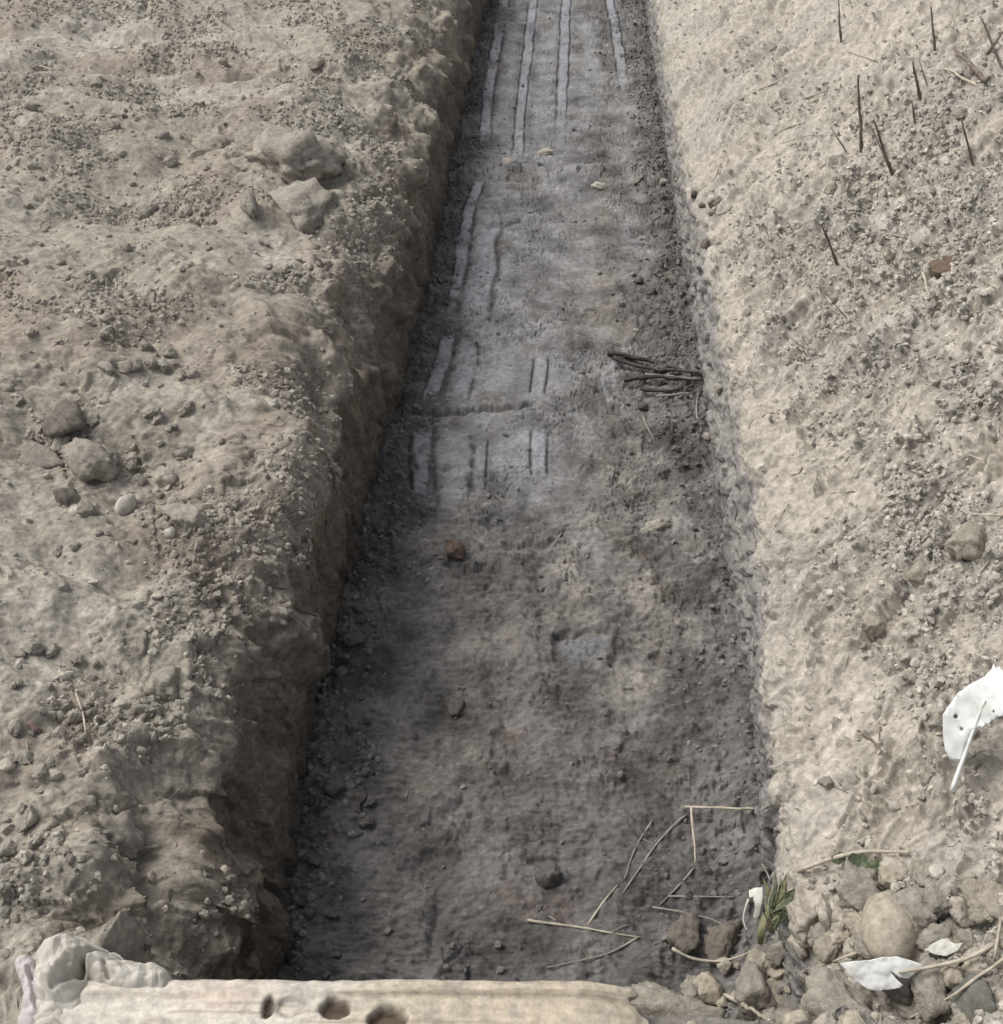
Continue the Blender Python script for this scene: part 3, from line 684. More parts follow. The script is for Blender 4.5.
# ------------------------------------------------------------------ twigs, straws and roots
def tube(path, r0, r1, sides=7, jit=0.0, knots=0):
    pts = [Vector(p) for p in path]; n = len(pts); bm = bmesh.new(); rings = []
    for i, p in enumerate(pts):
        t = (pts[min(i+1, n-1)]-pts[max(i-1, 0)]).normalized()
        a = t.cross(Vector((.31, .17, .93)))
        if a.length < 1e-4: a = t.cross(Vector((1, 0, 0)))
        a.normalize(); b = t.cross(a); k = i/(n-1)
        r = (r0+(r1-r0)*k)*(1+random.uniform(-jit, jit))*(1.35 if knots and i % knots == knots-1 else 1)
        rings.append([bm.verts.new(p+(a*math.cos(2*math.pi*s/sides)+b*math.sin(2*math.pi*s/sides))*r) for s in range(sides)])
    for A, B in zip(rings[:-1], rings[1:]):
        for s in range(sides): bm.faces.new((A[s], A[(s+1) % sides], B[(s+1) % sides], B[s]))
    bm.faces.new(rings[0][::-1]); bm.faces.new(rings[-1])
    me = bpy.data.meshes.new('twig')
    for f in bm.faces: f.smooth = True
    bm.normal_update(); bm.to_mesh(me); bm.free(); return me

def resample(pts, step):
    out = []
    for a, b in zip(pts[:-1], pts[1:]):
        n = max(2, int((b-a).length/step))
        for i in range(n): out.append(a.lerp(b, i/n))
    out.append(pts[-1]); return out

def smooth_path(p, it=2):
    for _ in range(it):
        p = [p[0]]+[(p[i-1]+p[i]*2+p[i+1])/4 for i in range(1, len(p)-1)]+[p[-1]]
    return p

def jitter(p, a):
    return [q+Vector((random.gauss(0, a), random.gauss(0, a), random.gauss(0, a))) for q in p]

def lying(px_pts, wpx, mat, name, label, cat='twig', lift=0, group=None, parent=None, stiff=False):
    hp = [hit(*q)[0] for q in px_pts]; m = mpp(hp[0]); r = wpx*m/2
    if stiff:
        path = resample([h+Vector((0, 0, r+lift)) for h in hp], .02); path = smooth_path(jitter(path, r*.35), 1)
    else:
        dense = []
        for a, b in zip(px_pts[:-1], px_pts[1:]):
            n = max(2, int(math.hypot(b[0]-a[0], b[1]-a[1])/6))
            dense += [(a[0]+(b[0]-a[0])*i/n, a[1]+(b[1]-a[1])*i/n) for i in range(n)]
        dense.append(px_pts[-1])
        path = [hit(*q)[0]+Vector((0, 0, r*.8+lift)) for q in dense]
        path = smooth_path(jitter(path, r*.3), 4)
    o = link(name, tube(path, r*.85, r*.4, 7, .16, 5), M[mat], parent)
    if label: tag(o, label, cat, group)
    return o

def upright(base, tip, wpx, mat, name, label, lean=0.0, group=None):
    p, n = hit(*base); m = mpp(p)
    fwd = Vector((math.sin(-YAW), math.cos(-YAW), 0)); d = ray(*tip)
    # the tip stands in the upright plane through the base, leaned a little away
    pl = (fwd+Vector((0, 0, -lean))).normalized()
    t = (p-CO).dot(pl)/d.dot(pl); q = CO+d*t
    r = wpx*m/2; b0 = p-(q-p).normalized()*.03
    path = resample([b0, q], .02); path = smooth_path(jitter(path, r*.22), 1); r *= .72
    o = link(name, tube(path, r*1.15, r*.5, 7, .15, 4), M[mat]); tag(o, label, 'twig', group); return o

upright((862, 153), (858, 76), 4.5, 'twig_dark', 'twig', 'tallest dark stalk standing upright on the upper right bank')
upright((892, 174), (874, 120), 4, 'twig_dark', 'twig', 'dark stalk leaning left just right of the tallest stalk')
upright((888, 165), (870, 124), 2, 'twig_grey', 'twig', 'thin grey straw beside the leaning dark stalk')
upright((921, 103), (913, 62), 4.5, 'twig_dark', 'twig', 'upright dark stalk further up the right bank than the tallest')
upright((927, 85), (919, 60), 1.8, 'twig_grey', 'twig', 'thin grey stem right of the upper upright stalk')
upright((915, 122), (912, 101), 3, 'twig_dark', 'twig', 'shortest dark stub below the upper upright stalk')
upright((973, 164), (961, 120), 3.5, 'twig_dark', 'twig', 'dark stalk with a thick foot near the right edge')
upright((935, 52), (931, 6), 3.5, 'twig_dark', 'twig', 'dark stalk near the top edge at right')
upright((841, 42), (838, -6), 3, 'twig_dark', 'twig', 'thin stalk cut by the top edge above the right bank')
upright((845, 150), (830, 126), 2.4, 'twig_grey', 'twig', 'short thin twig left of the tallest stalk')
upright((838, 265), (822, 224), 4.2, 'twig_dark', 'twig', 'dark leaning stalk standing alone mid right bank')
upright((848, 320), (824, 291), 2, 'twig_grey', 'twig', 'forked thin grey stem below the lone leaning stalk')
upright((1003, 70), (980, 15), 4, 'twig_grey', 'twig', 'grey stick leaning out over the top right corner', .2)
upright((988, 52), (1010, 22), 4, 'twig_dark', 'twig', 'dark stick crossing the grey one in the top right corner')
lying([(985, 88), (968, 70), (951, 54)], 6, 'twig_dark', 'twig', 'thick dark stick lying by the top right corner', stiff=True, lift=.01)
lying([(983, 92), (960, 78), (936, 66)], 4, 'twig_pale', 'twig', 'pale straw touching the thick dark stick', stiff=True)
lying([(932, 212), (908, 193), (884, 180)], 3.5, 'twig_dark', 'twig', 'dark curved twig lying below the tallest stalk')
br = lying([(940, 250), (905, 238), (872, 233), (850, 226)], 5, 'twig_grey', 'branch', 'grey branch with a forked end lying on the upper right bank', 'branch')
lying([(872, 233), (856, 236), (845, 252)], 3, 'twig_dark', 'side_shoot', None, parent=br)
lying([(860, 232), (846, 231)], 3, 'twig_dark', 'side_shoot', None, parent=br)
lying([(785, 79), (760, 90), (725, 108)], 2.5, 'twig_pale', 'straw', 'long pale root fibre high on the right bank near the trench', 'straw')
lying([(825, 92), (800, 101), (780, 104)], 2.5, 'twig_pale', 'straw', 'pale straw right of the long root fibre', 'straw')
lying([(838, 157), (820, 168), (804, 178)], 3, 'twig_pale', 'straw', 'pale straw pointing downhill left of the tallest stalk', 'straw')
lying([(805, 123), (785, 128), (770, 137)], 2, 'twig_pale', 'straw', 'thin pale straw below the two pale straws near the rim', 'straw')
lying([(972, 262), (955, 272), (945, 285)], 9, 'twig_grey', 'root', 'thick stub of root beside the brown wood chunk', 'root')
lying([(921, 278), (928, 302)], 3.5, 'twig_pale', 'straw', 'pale straw standing out of crumbs below the brown chunk', 'straw', stiff=True, lift=.01)
lying([(1008, 519), (975, 519), (958, 514)], 3, 'twig_pale', 'straw', 'pale straw entering at the right edge mid height', 'straw', stiff=True, lift=.008)
lying([(1003, 506), (985, 510), (970, 503)], 2, 'twig_pale', 'straw', 'thin straw just above the straw at the right edge', 'straw')
lying([(985, 462), (968, 455), (955, 450)], 2.2, 'twig_pale', 'straw', 'small pale straw among clods at the right', 'straw')
lying([(925, 541), (910, 531), (893, 529)], 2, 'twig_pale', 'straw', 'curved thin root left of the wide sandy lump', 'straw')
lying([(762, 468), (745, 462), (735, 450), (728, 436)], 3, 'twig_pale', 'root', 'pale root hanging from the right trench rim', 'root')
lying([(735, 520), (739, 490), (733, 460)], 2.5, 'twig_grey', 'root', 'thin root running down the right trench wall', 'root')
lying([(1003, 545), (985, 565), (975, 580)], 2, 'twig_pale', 'straw', 'thin straw slanting below the wide sandy lump', 'straw')
for k, (a, b, w) in enumerate([((946, 654), (898, 690), 2.2), ((946, 655), (915, 690), 2), ((944, 656), (930, 690), 2.2), ((947, 653), (888, 678), 1.6)]):
    lying([a, ((a[0]+b[0])/2+2, (a[1]+b[1])/2-3), b], w, 'twig_grey', 'root', ['longest root of the fan above the big white leaf', 'second root of the fan above the big white leaf', 'steepest root of the fan above the big white leaf', 'flattest root of the fan above the big white leaf'][k], 'root', stiff=True, lift=.004, group='fan of roots')
lying([(856, 733), (872, 740), (882, 752)], 4.5, 'twig_dark', 'twig', 'bent dark brown twig left of the big white leaf')
lying([(880, 728), (876, 740), (884, 754)], 3, 'twig_dark', 'twig', 'short dark twig crossing the bent brown one')
# sticks at the right wall of the trench
for k, (pts, w, mt, lab) in enumerate([
        ([(608, 356), (650, 364), (697, 378)], 6, 'stick_wet', 'topmost dark stick of the bundle on the trench floor'),
        ([(612, 362), (640, 372), (690, 376)], 5, 'stick_wet', 'second dark stick from the top of the bundle'),
        ([(622, 386), (655, 383), (700, 386)], 6, 'stick_wet', 'thick dark stick below the pale one in the bundle'),
        ([(640, 392), (665, 394), (692, 389)], 5, 'stick_wet', 'lowest dark stick of the bundle'),
        ([(645, 378), (675, 381), (704, 383)], 3.5, 'twig_grey', 'single pale stick in the dark bundle of sticks'),
        ([(655, 401), (680, 399), (690, 397)], 3, 'twig_grey', 'short grey stick beneath the dark bundle')]):
    lying(pts, w, mt, 'stick', lab, 'stick', lift=.003+.006*(k % 3), group='bundle of sticks', stiff=True)
lying([(697, 420), (695, 400), (702, 385)], 2.5, 'twig_grey', 'root', 'curved root dangling right of the stick bundle', 'root')
lying([(643, 418), (648, 430), (654, 440)], 2.5, 'twig_grey', 'twig', 'short grey twig below the stick bundle')
# lower right of the trench: fallen straws
lying([(683, 810), (740, 812), (797, 812)], 3.2, 'twig_pale', 'straw', 'long straight straw lying across the right foot of the trench', 'straw', stiff=True, lift=.01)
lying([(690, 813), (693, 845), (694, 869)], 3.6, 'twig_pale', 'straw', 'short pale straw hanging at a right angle under the long straight one', 'straw', stiff=True, lift=.02)
lying([(694, 868), (678, 888), (660, 905)], 2.6, 'twig_grey', 'twig', 'slanting grey twig below the short hanging straw')
lying([(668, 897), (700, 897), (735, 898)], 2.6, 'twig_grey', 'twig', 'level grey twig above the two dark rounded stones')
lying([(652, 910), (690, 918), (715, 923), (738, 940)], 2.8, 'twig_grey', 'twig', 'curved grey twig draped over the dark rounded stones', lift=.012)
lying([(528, 922), (580, 928), (640, 938)], 3.8, 'twig_pale', 'twig', 'longest pale twig lying level on the lower trench floor')
lying([(638, 939), (605, 956), (548, 968)], 3, 'twig_grey', 'twig', 'grey twig slanting down left from the longest pale twig')
lying([(588, 925), (602, 904), (617, 885)], 3.4, 'twig_pale', 'twig', 'pale twig rising from the longest pale twig')
lying([(686, 815), (655, 845), (638, 872), (622, 894)], 3, 'twig_grey', 'twig', 'long curved twig left of the short hanging straw')
lying([(652, 822), (634, 850), (625, 880)], 2.6, 'twig_grey', 'twig', 'thin curved twig outermost left of the curved pair')
lying([(671, 954), (692, 966), (722, 968), (750, 957)], 4, 'twig_pale', 'twig', 'knobbly pale twig in front of the dark rounded stones', lift=.02)
lying([(697, 976), (694, 990)], 2.5, 'twig_pale', 'twig', 'tiny pale twig under the knobbly twig')
lying([(720, 1000), (740, 1010), (768, 1030)], 5, 'twig_pale', 'stick', 'pale stick running off the bottom beside the large boulder', 'stick', stiff=True, lift=.02)
def shoot(parent_label, pts, w, mat):
    for o in [o for o in COL.objects if o.get('label') == parent_label]:
        lying(pts, w, mat, 'side_shoot', None, parent=o)
shoot('longest pale twig lying level on the lower trench floor', [(560, 925), (553, 918), (549, 917)], 2, 'twig_pale')
shoot('longest pale twig lying level on the lower trench floor', [(612, 932), (622, 926), (633, 925)], 1.6, 'twig_grey')
shoot('curved grey twig draped over the dark rounded stones', [(690, 918), (676, 911), (662, 908)], 2, 'twig_grey')
shoot('long curved twig left of the short hanging straw', [(655, 845), (648, 842), (640, 838)], 1.6, 'twig_grey')
shoot('knobbly pale twig in front of the dark rounded stones', [(722, 968), (731, 955), (738, 946)], 1.8, 'twig_grey')
shoot('grey twig slanting down left from the longest pale twig', [(590, 960), (583, 951), (579, 945)], 1.5, 'twig_grey')
shoot('long straight straw lying across the right foot of the trench', [(760, 812), (768, 805), (775, 803)], 1.8, 'twig_pale')
# straws around the notched leaf
lying([(996, 928), (991, 955), (986, 976)], 4.5, 'twig_pale', 'straw', 'left leg of the pale forked straw at bottom right', 'straw', stiff=True, lift=.03)
lying([(997, 928), (1003, 955), (1008, 975)], 4.5, 'twig_pale', 'straw', 'right leg of the pale forked straw at bottom right', 'straw', stiff=True, lift=.03)
lying([(1010, 958), (985, 978), (950, 1003), (905, 1028)], 4.5, 'twig_pale', 'straw', 'long pale straw crossing the bottom right corner', 'straw', stiff=True, lift=.03)
lying([(884, 946), (862, 956), (838, 966), (800, 978), (786, 984)], 3.6, 'twig_pale', 'straw', 'pale straw running left from the egg-shaped stone', 'straw', stiff=True, lift=.02)
lying([(27, 742), (30, 765), (34, 790)], 1.6, 'twig_grey', 'twig', 'fine twig on the left edge', 'twig')
lying([(78, 698), (84, 718), (88, 738)], 3, 'twig_pale', 'straw', 'pale straw standing on the near left bank', 'straw', stiff=True, lift=.01)
lying([(140, 850), (152, 850), (160, 847)], 3.2, 'twig_pale', 'straw', 'white splinter poking from the near left wall', 'straw', stiff=True, lift=.004)
# short fibres nothing tells apart
def fibre(n, box, name, label, group, mats, cond=None):
    k = 0
    while k < n:
        px = random.uniform(box[0], box[2]); py = random.uniform(box[1], box[3])
        if cond and not cond(px, py): continue
        a = random.gauss(2.4, .5); l = random.uniform(8, 34); c = random.gauss(0, 3)
        e = (px+math.cos(a)*l, py+math.sin(a)*l*.8)
        lying([(px, py), ((px+e[0])/2+c, (py+e[1])/2+c), e], random.uniform(1.1, 2.0), random.choice(mats), name, label, 'straw', group=group); k += 1
fibre(95, (700, 20, 1000, 860), 'straw', 'thin short fibre scattered on the right bank', 'fibres on the right bank', ['twig_pale', 'twig_pale', 'twig_grey', 'twig_dark'], lambda x, y: x > 690+y*.11)
fibre(14, (10, 60, 200, 900), 'straw', 'thin short fibre scattered on the left bank', 'fibres on the left bank', ['twig_grey', 'twig_pale'])

# ------------------------------------------------------------------ leaves
def leaf(name, label, outline, centre, up, bend, mat, lift, cat='leaf', parent=None, fold=0, holes=(), smooth_it=0):
    """a thin curved leaf; the outline is laid on a plane through its resting point"""
    p, n = hit(*centre); c0 = p+Vector((0, 0, lift)); nrm = Vector(up).normalized()
    if cat and name == 'dry_leaf' and len(outline) < 24:
        tn = sum((hit(*q)[1] for q in outline), Vector((0, 0, 0))).normalized(); nrm = (tn*.75+nrm*.35).normalized()
    def pl(q):
        d = ray(*q); t = (c0-CO).dot(nrm)/d.dot(nrm); return CO+d*t
    hs_ = [0]*9 if len(outline) >= 24 else sorted((hit(*q)[0]-c0).dot(nrm) for q in outline+[centre]); c0 = c0+nrm*max(0, hs_[int(len(hs_)*.85)]+.006-.02)
    ax = (pl((centre[0]+10, centre[1]))-c0).normalized(); ay = nrm.cross(ax).normalized()
    def to2(q): w = pl(q)-c0; return Vector((w.dot(ax), w.dot(ay)))
    out = []
    for a, b in zip(outline, outline[1:]+outline[:1]):
        for i in range(3): out.append((a[0]+(b[0]-a[0])*i/3, a[1]+(b[1]-a[1])*i/3))
    o2 = [to2(q) for q in out]; nb = len(o2)
    hl = []
    for (hx, hy, hr) in holes:
        hl.append([to2((hx+hr*math.cos(a)*random.uniform(.7, 1.1), hy+hr*1.2*math.sin(a))) for a in np.linspace(0, 6.283, 8)[:-1]])
    xs = [v.x for v in o2]; yy = [v.y for v in o2]; sp = (max(xs)-min(xs))/22
    pts = list(o2); edges = [(i, (i+1) % nb) for i in range(nb)]
    for h in hl:
        b0 = len(pts); pts += h; edges += [(b0+i, b0+(i+1) % len(h)) for i in range(len(h))]
    x = min(xs)
    while x < max(xs):
        y = min(yy)
        while y < max(yy):
            pts.append(Vector((x+random.uniform(-.2, .2)*sp, y+random.uniform(-.2, .2)*sp))); y += sp
        x += sp
    vs, es, fs, *_ = delaunay_2d_cdt(pts, edges, [], 2 if hl else 1, 1e-6)
    def inside(pt, poly):
        r = False
        for i in range(len(poly)):
            a, b = poly[i], poly[i-1]
            if (a.y > pt.y) != (b.y > pt.y) and pt.x < (b.x-a.x)*(pt.y-a.y)/(b.y-a.y)+a.x: r = not r
        return r
    L = max(max(xs)-min(xs), max(yy)-min(yy))
    mx, my = (max(xs)+min(xs))/2, (max(yy)+min(yy))/2
    bm = bmesh.new(); bv = []
    for v in vs:
        u, w = (v.x-mx)/L, (v.y-my)/L
        z = bend(u, w)*L+float(perlin(np.array([u*5]), np.array([w*5]), 5)[0])*.03*L+float(perlin(np.array([u*13]), np.array([w*13]), 6)[0])*.008*L
        bv.append(bm.verts.new(c0+ax*v.x+ay*v.y+nrm*z))
    for f in fs:
        cen = sum((vs[i] for i in f), Vector((0, 0)))/len(f)
        if not inside(cen, o2) or any(inside(cen, h) for h in hl): continue
        try: bm.faces.new([bv[i] for i in f]).smooth = True
        except ValueError: pass
    for v in [v for v in bm.verts if not v.link_faces]: bm.verts.remove(v)
    bmesh.ops.recalc_face_normals(bm, faces=bm.faces)
    ext = bmesh.ops.solidify(bm, geom=list(bm.faces), thickness=.0012)
    me = bpy.data.meshes.new(name); bm.to_mesh(me); bm.free()
    o = link(name, me, M[mat], parent)
    if label: tag(o, label, cat)
    return o, pl, c0, nrm

# big bleached leaf at the right edge
lf, pl, c0, nr = leaf('dry_leaf', 'large white bleached leaf with a notch standing at the right edge',
    [(943, 714), (950, 704), (958, 693), (970, 684), (984, 677), (991, 670), (993, 664), (996, 668), (999, 667), (1004, 672), (1020, 680), (1030, 696), (1030, 714), (1018, 712), (1008, 713), (996, 718), (984, 726), (978, 727), (972, 729), (968, 741), (962, 758), (957, 762), (950, 761), (945, 750), (943, 735)],
    (975, 715), (-.40, -.66, .64), lambda u, w: .04-.34*u*u+.015*math.sin(w*11+u*4), 'leaf_white', .125, holes=[(956, 716, 2.2), (962, 729, 1.8), (994, 711, 1.3)])
def stalk(px, plane, w0, w1, mat, parent, name='stalk', off=.006):
    path = [plane(q)+nr*off for q in px]; path = smooth_path(resample(path, .012), 3); m = mpp(path[0])
    return link(name, tube(path, w0*m/2, w1*m/2, 7, .1), M[mat], parent)
stalk([(985, 700), (974, 728), (966, 752), (957, 775), (952, 790)], pl, 2.5, 5, 'leaf_white', lf)
# notched leaf in the bottom right heap
l2, pl, c0, nr = leaf('dry_leaf', 'white bleached leaf with a pointed tip and a notched lobe above the stone heap',
    [(840, 965), (853, 962), (870, 960), (884, 957), (897, 957), (910, 961), (924, 966), (918, 973), (908, 979), (899, 977), (889, 970), (897, 980), (903, 985), (900, 988), (890, 990), (876, 991), (866, 988), (855, 981)],
    (884, 975), (.0, -.45, .9), lambda u, w: -.12*u*u-.25*w*w, 'leaf_white', .085)
stalk([(898, 971), (924, 967), (950, 962), (975, 955), (993, 943)], pl, 3.5, 5, 'twig_pale', l2)
# small folded leaf between the stones
l3, pl, c0, nr = leaf('dry_leaf', 'small curled whitish leaf right of the egg-shaped stone',
    [(923, 950), (933, 943), (944, 939), (954, 944), (961, 943), (957, 951), (946, 956), (936, 955)], (942, 948), (-.1, -.5, .85), lambda u, w: .5*w*w-.2*u*u, 'leaf_dusty', .03)
# weed at the trench corner
weed = bpy.data.objects.new('weed_plant', None); COL.objects.link(weed)
wp, wn = hit(772, 925); weed.location = (0, 0, 0)
tag(weed, 'wilting green weed with an arching pale stem at the right trench corner', 'weed')
def stem_from(px, w0, w1, mat, name, lifts):
    hp = [hit(*q)[0]+Vector((0, 0, l)) for q, l in zip(px, lifts)]; m = mpp(hp[0])
    path = smooth_path(resample(hp, .01), 6)
    return link(name, tube(path, w0*m/2, w1*m/2, 7, .08), M[mat], weed)
stem_from([(769, 890), (800, 878), (830, 868), (862, 860), (890, 858), (908, 856)], 6, 3, 'twig_pale', 'stem', [.02, .03, .035, .03, .02, .012])
stem_from([(778, 955), (776, 930), (772, 900), (766, 880), (760, 872)], 3.5, 2, 'twig_grey', 'stem', [.0, .02, .03, .03, .03])
leaf('blade', None, [(769, 940), (766, 918), (768, 900), (773, 890), (776, 905), (776, 925), (774, 942)], (771, 918), (-.2, -.8, .5), lambda u, w: -1.2*u*u, 'blade_olive', .05, parent=weed)
leaf('blade', None, [(757, 945), (758, 930), (762, 915), (766, 920), (765, 935), (761, 947)], (762, 932), (-.3, -.7, .6), lambda u, w: -1.2*u*u, 'blade_olive', .045, parent=weed)
for k in range(30):
    bx, by = 772+random.uniform(-3, 5), 922+random.uniform(-14, 12); a = random.uniform(-.25, 1.25); ln = random.uniform(24, 52)
    tx, ty = bx+math.sin(a)*ln, by-math.cos(a)*ln*.9; px_, py_ = math.cos(a)*random.uniform(1.8, 3.2), math.sin(a)*2.4
    mx_, my_ = (bx+tx)/2+random.uniform(-2, 2), (by+ty)/2-2
    leaf('blade', None, [(bx, by), (mx_-px_, my_-py_), (tx, ty), (mx_+px_, my_+py_)], (mx_, my_), (.1*random.uniform(-2, 2), -.7, .7), lambda u, w: -.5*u*u, random.choice(['leaf_green', 'leaf_green', 'blade_olive']), random.uniform(.012, .04), parent=weed)
leaf('leaf', None, [(831, 857), (840, 851), (846, 853), (845, 861), (838, 865), (832, 862)], (839, 859), (0, -.6, .8), lambda u, w: -.5*u*u, 'leaf_green', .042, parent=weed)
leaf('leaf', None, [(846, 856), (852, 852), (858, 855), (862, 852), (868, 857), (866, 864), (858, 866), (852, 864)], (857, 860), (.2, -.7, .7), lambda u, w: .5*u*u, 'leaf_green', .042, parent=weed)
leaf('leaf', None, [(858, 866), (872, 860), (888, 859), (886, 868), (872, 876), (862, 875)], (874, 868), (0, -.6, .8), lambda u, w: -.5*u*u, 'leaf_green', .034, parent=weed)
# withered leaf hanging before the weed
l4, pl, c0, nr = leaf('withered_leaf', 'shrivelled white leaf with a looping stalk left of the green weed',
    [(748, 893), (755, 890), (762, 889), (763, 898), (761, 908), (758, 920), (754, 930), (749, 934), (753, 922), (755, 908), (753, 898), (749, 899)], (756, 910), (-.3, -.75, .55), lambda u, w: -.8*u*u, 'leaf_dusty', .05, cat='leaf')
stalk([(749, 898), (744, 912), (743, 920), (747, 930), (752, 933)], pl, 2.5, 2, 'leaf_dusty', l4)
stalk([(752, 933), (742, 934), (733, 935)], pl, 2.5, 2, 'twig_pale', l4)

# ------------------------------------------------------------------ plank at the trench end
def board():
    zt = .052
    A = on_z(62, 976, zt); B = on_z(636, 978, zt)
    nx, ny = 300, 60
    u = np.linspace(0, 1, nx)[None, :]; v = np.linspace(0, 1, ny)[:, None]
    Wd = .19
    ax = np.array(B-A); ln = np.linalg.norm(ax[:2]); ax = ax/ln; ay = np.array([ax[1], -ax[0], 0])   # towards the camera
    skew = -.10*(v*Wd/.19)*(1-u)*1.0+.035*v*u
    lx = u*ln+skew*.6+0*v; ly = v*Wd+0*u
    ly = ly+(fbm(lx*9, lx*0+1, 201, 3)*.004)*(1-v)
    z = np.zeros(lx.shape)
    z += fbm(lx*2, ly*30, 202, 4)*.006+fbm(lx*14, ly*60, 203, 3)*.002+fbm(lx*5, ly*8, 206, 3)*.006
    z -= np.exp(-((ly-.028-.004*fbm(lx*6,ly*0,211,2))/.0025)**2)*.006*sst(.42, .6, u+0*v)-np.exp(-((ly-.018-.006*u)/.004)**2)*.006*sst(.42, .6, u+0*v)
    lx = lx+(fbm(ly*60, ly*0+.5, 212, 3)*.016+fbm(ly*22, ly*0+2, 213, 2)*.030)*sst(.93, 1, u+0*v)
    edge = np.minimum(np.minimum(ly, Wd-ly), np.minimum(lx-skew*.6, ln-(lx-skew*.6))); edge = edge+fbm(lx*25, ly*25, 214, 3)*.006; z -= sst(.90, 1, u+0*v)*.016
    z -= np.exp(-np.maximum(edge, 0)/.006)*.010
    col = np.zeros(lx.shape+(4,)); col[..., :3] = np.array((.60, .56, .49)); col[..., 3] = 0
    cc = col[..., :3]
    warm = sst(.30, .75, u+0*v+fbm(lx*4, ly*12, 204, 3)*.3)
    cc = cmix(cc, (.50, .435, .335), warm*.9)
    cc = cmix(cc, (.42, .37, .30), sst(.12, .4, fbm(lx*3, ly*55, 205, 4))*.45)
    cc = cmix(cc, (.60, .46, .38), np.exp(-((lx-.24)/.05)**2-((ly-.03)/.02)**2)*.5)
    cc = cmix(cc, (.36, .315, .255), sst(.05, .4, fbm(lx*9, ly*14, 216, 4))*.45)
    cc = cmix(cc, (.30, .25, .19), sst(.55, .62, np.abs(fbm(lx*1.5, ly*70, 217, 4))*1.6)*.6)
    cc = cmix(cc, (.34, .31, .27), np.exp(-np.maximum(edge, 0)/.004)*.55)
    cc = cmix(cc, (.40, .37, .33), sst(.2, .42, fbm(lx*30, ly*30, 207, 3))*.6)
    def at(px, py):
        q = np.array(on_z(px, py, zt)-A); return q@ax, q@ay
    for (px, py, rx, ry, dp, shape) in [(268, 1006, .009, .016, .010, 0), (289, 1006, .022, .013, .007, 1), (335, 1007, .023, .016, .014, 0), (387, 1018, .027, .019, .018, 0)]:
        hx, hy = at(px, py)
        r = np.hypot((lx-hx)/rx, (ly-hy)/ry)+fbm(lx*60, ly*60, 208, 2)*.25
        k = 1-sst(.75, 1.1, r); z -= k*dp
        if shape == 0: cc = cmix(cc, (.085, .06, .042), k*.95)
        else: cc = cmix(cc, (.30, .27, .25), np.exp(-((r-1)/.2)**2)*.6)
    cc = cc*(1+fbm(lx*12, ly*90, 209, 4)*.25)[..., None]
    col[..., :3] = np.clip(cc, .02, .8)
    P = np.array(A)+lx[..., None]*ax+ly[..., None]*ay; P[..., 2] = zt+z
    # skirt down to the underside
    idx = np.arange(nx*ny).reshape(ny, nx)
    per = np.concatenate([idx[0, :], idx[1:, -1], idx[-1, -2::-1], idx[-2:0:-1, 0]])
    top = P.reshape(-1, 3); c4 = col.reshape(-1, 4)
    low = top[per].copy(); cen = top.mean(0); low[:, 2] = zt-.036; low[:, :2] += (cen[:2]-low[:, :2])*.004
    nt = len(top); m = len(per)
    q1 = grid_quads(ny, nx)
    q2 = np.stack([per, np.r_[per[1:], per[0]], nt+(np.arange(m)+1) % m, nt+np.arange(m)], -1)
    me = np_mesh('plank', np.concatenate([top, low]), np.concatenate([q1[:, ::-1], q2]), color=np.concatenate([c4, c4[per]*.9]))
    return me
pk = link('wooden_plank', board(), None)
mw = soil_mat('plank_wood', True, bump=.18, rough=.75); pk.data.materials.append(mw)
tag(pk, 'pale bleached wooden plank with dark knot holes across the bottom edge', 'plank')

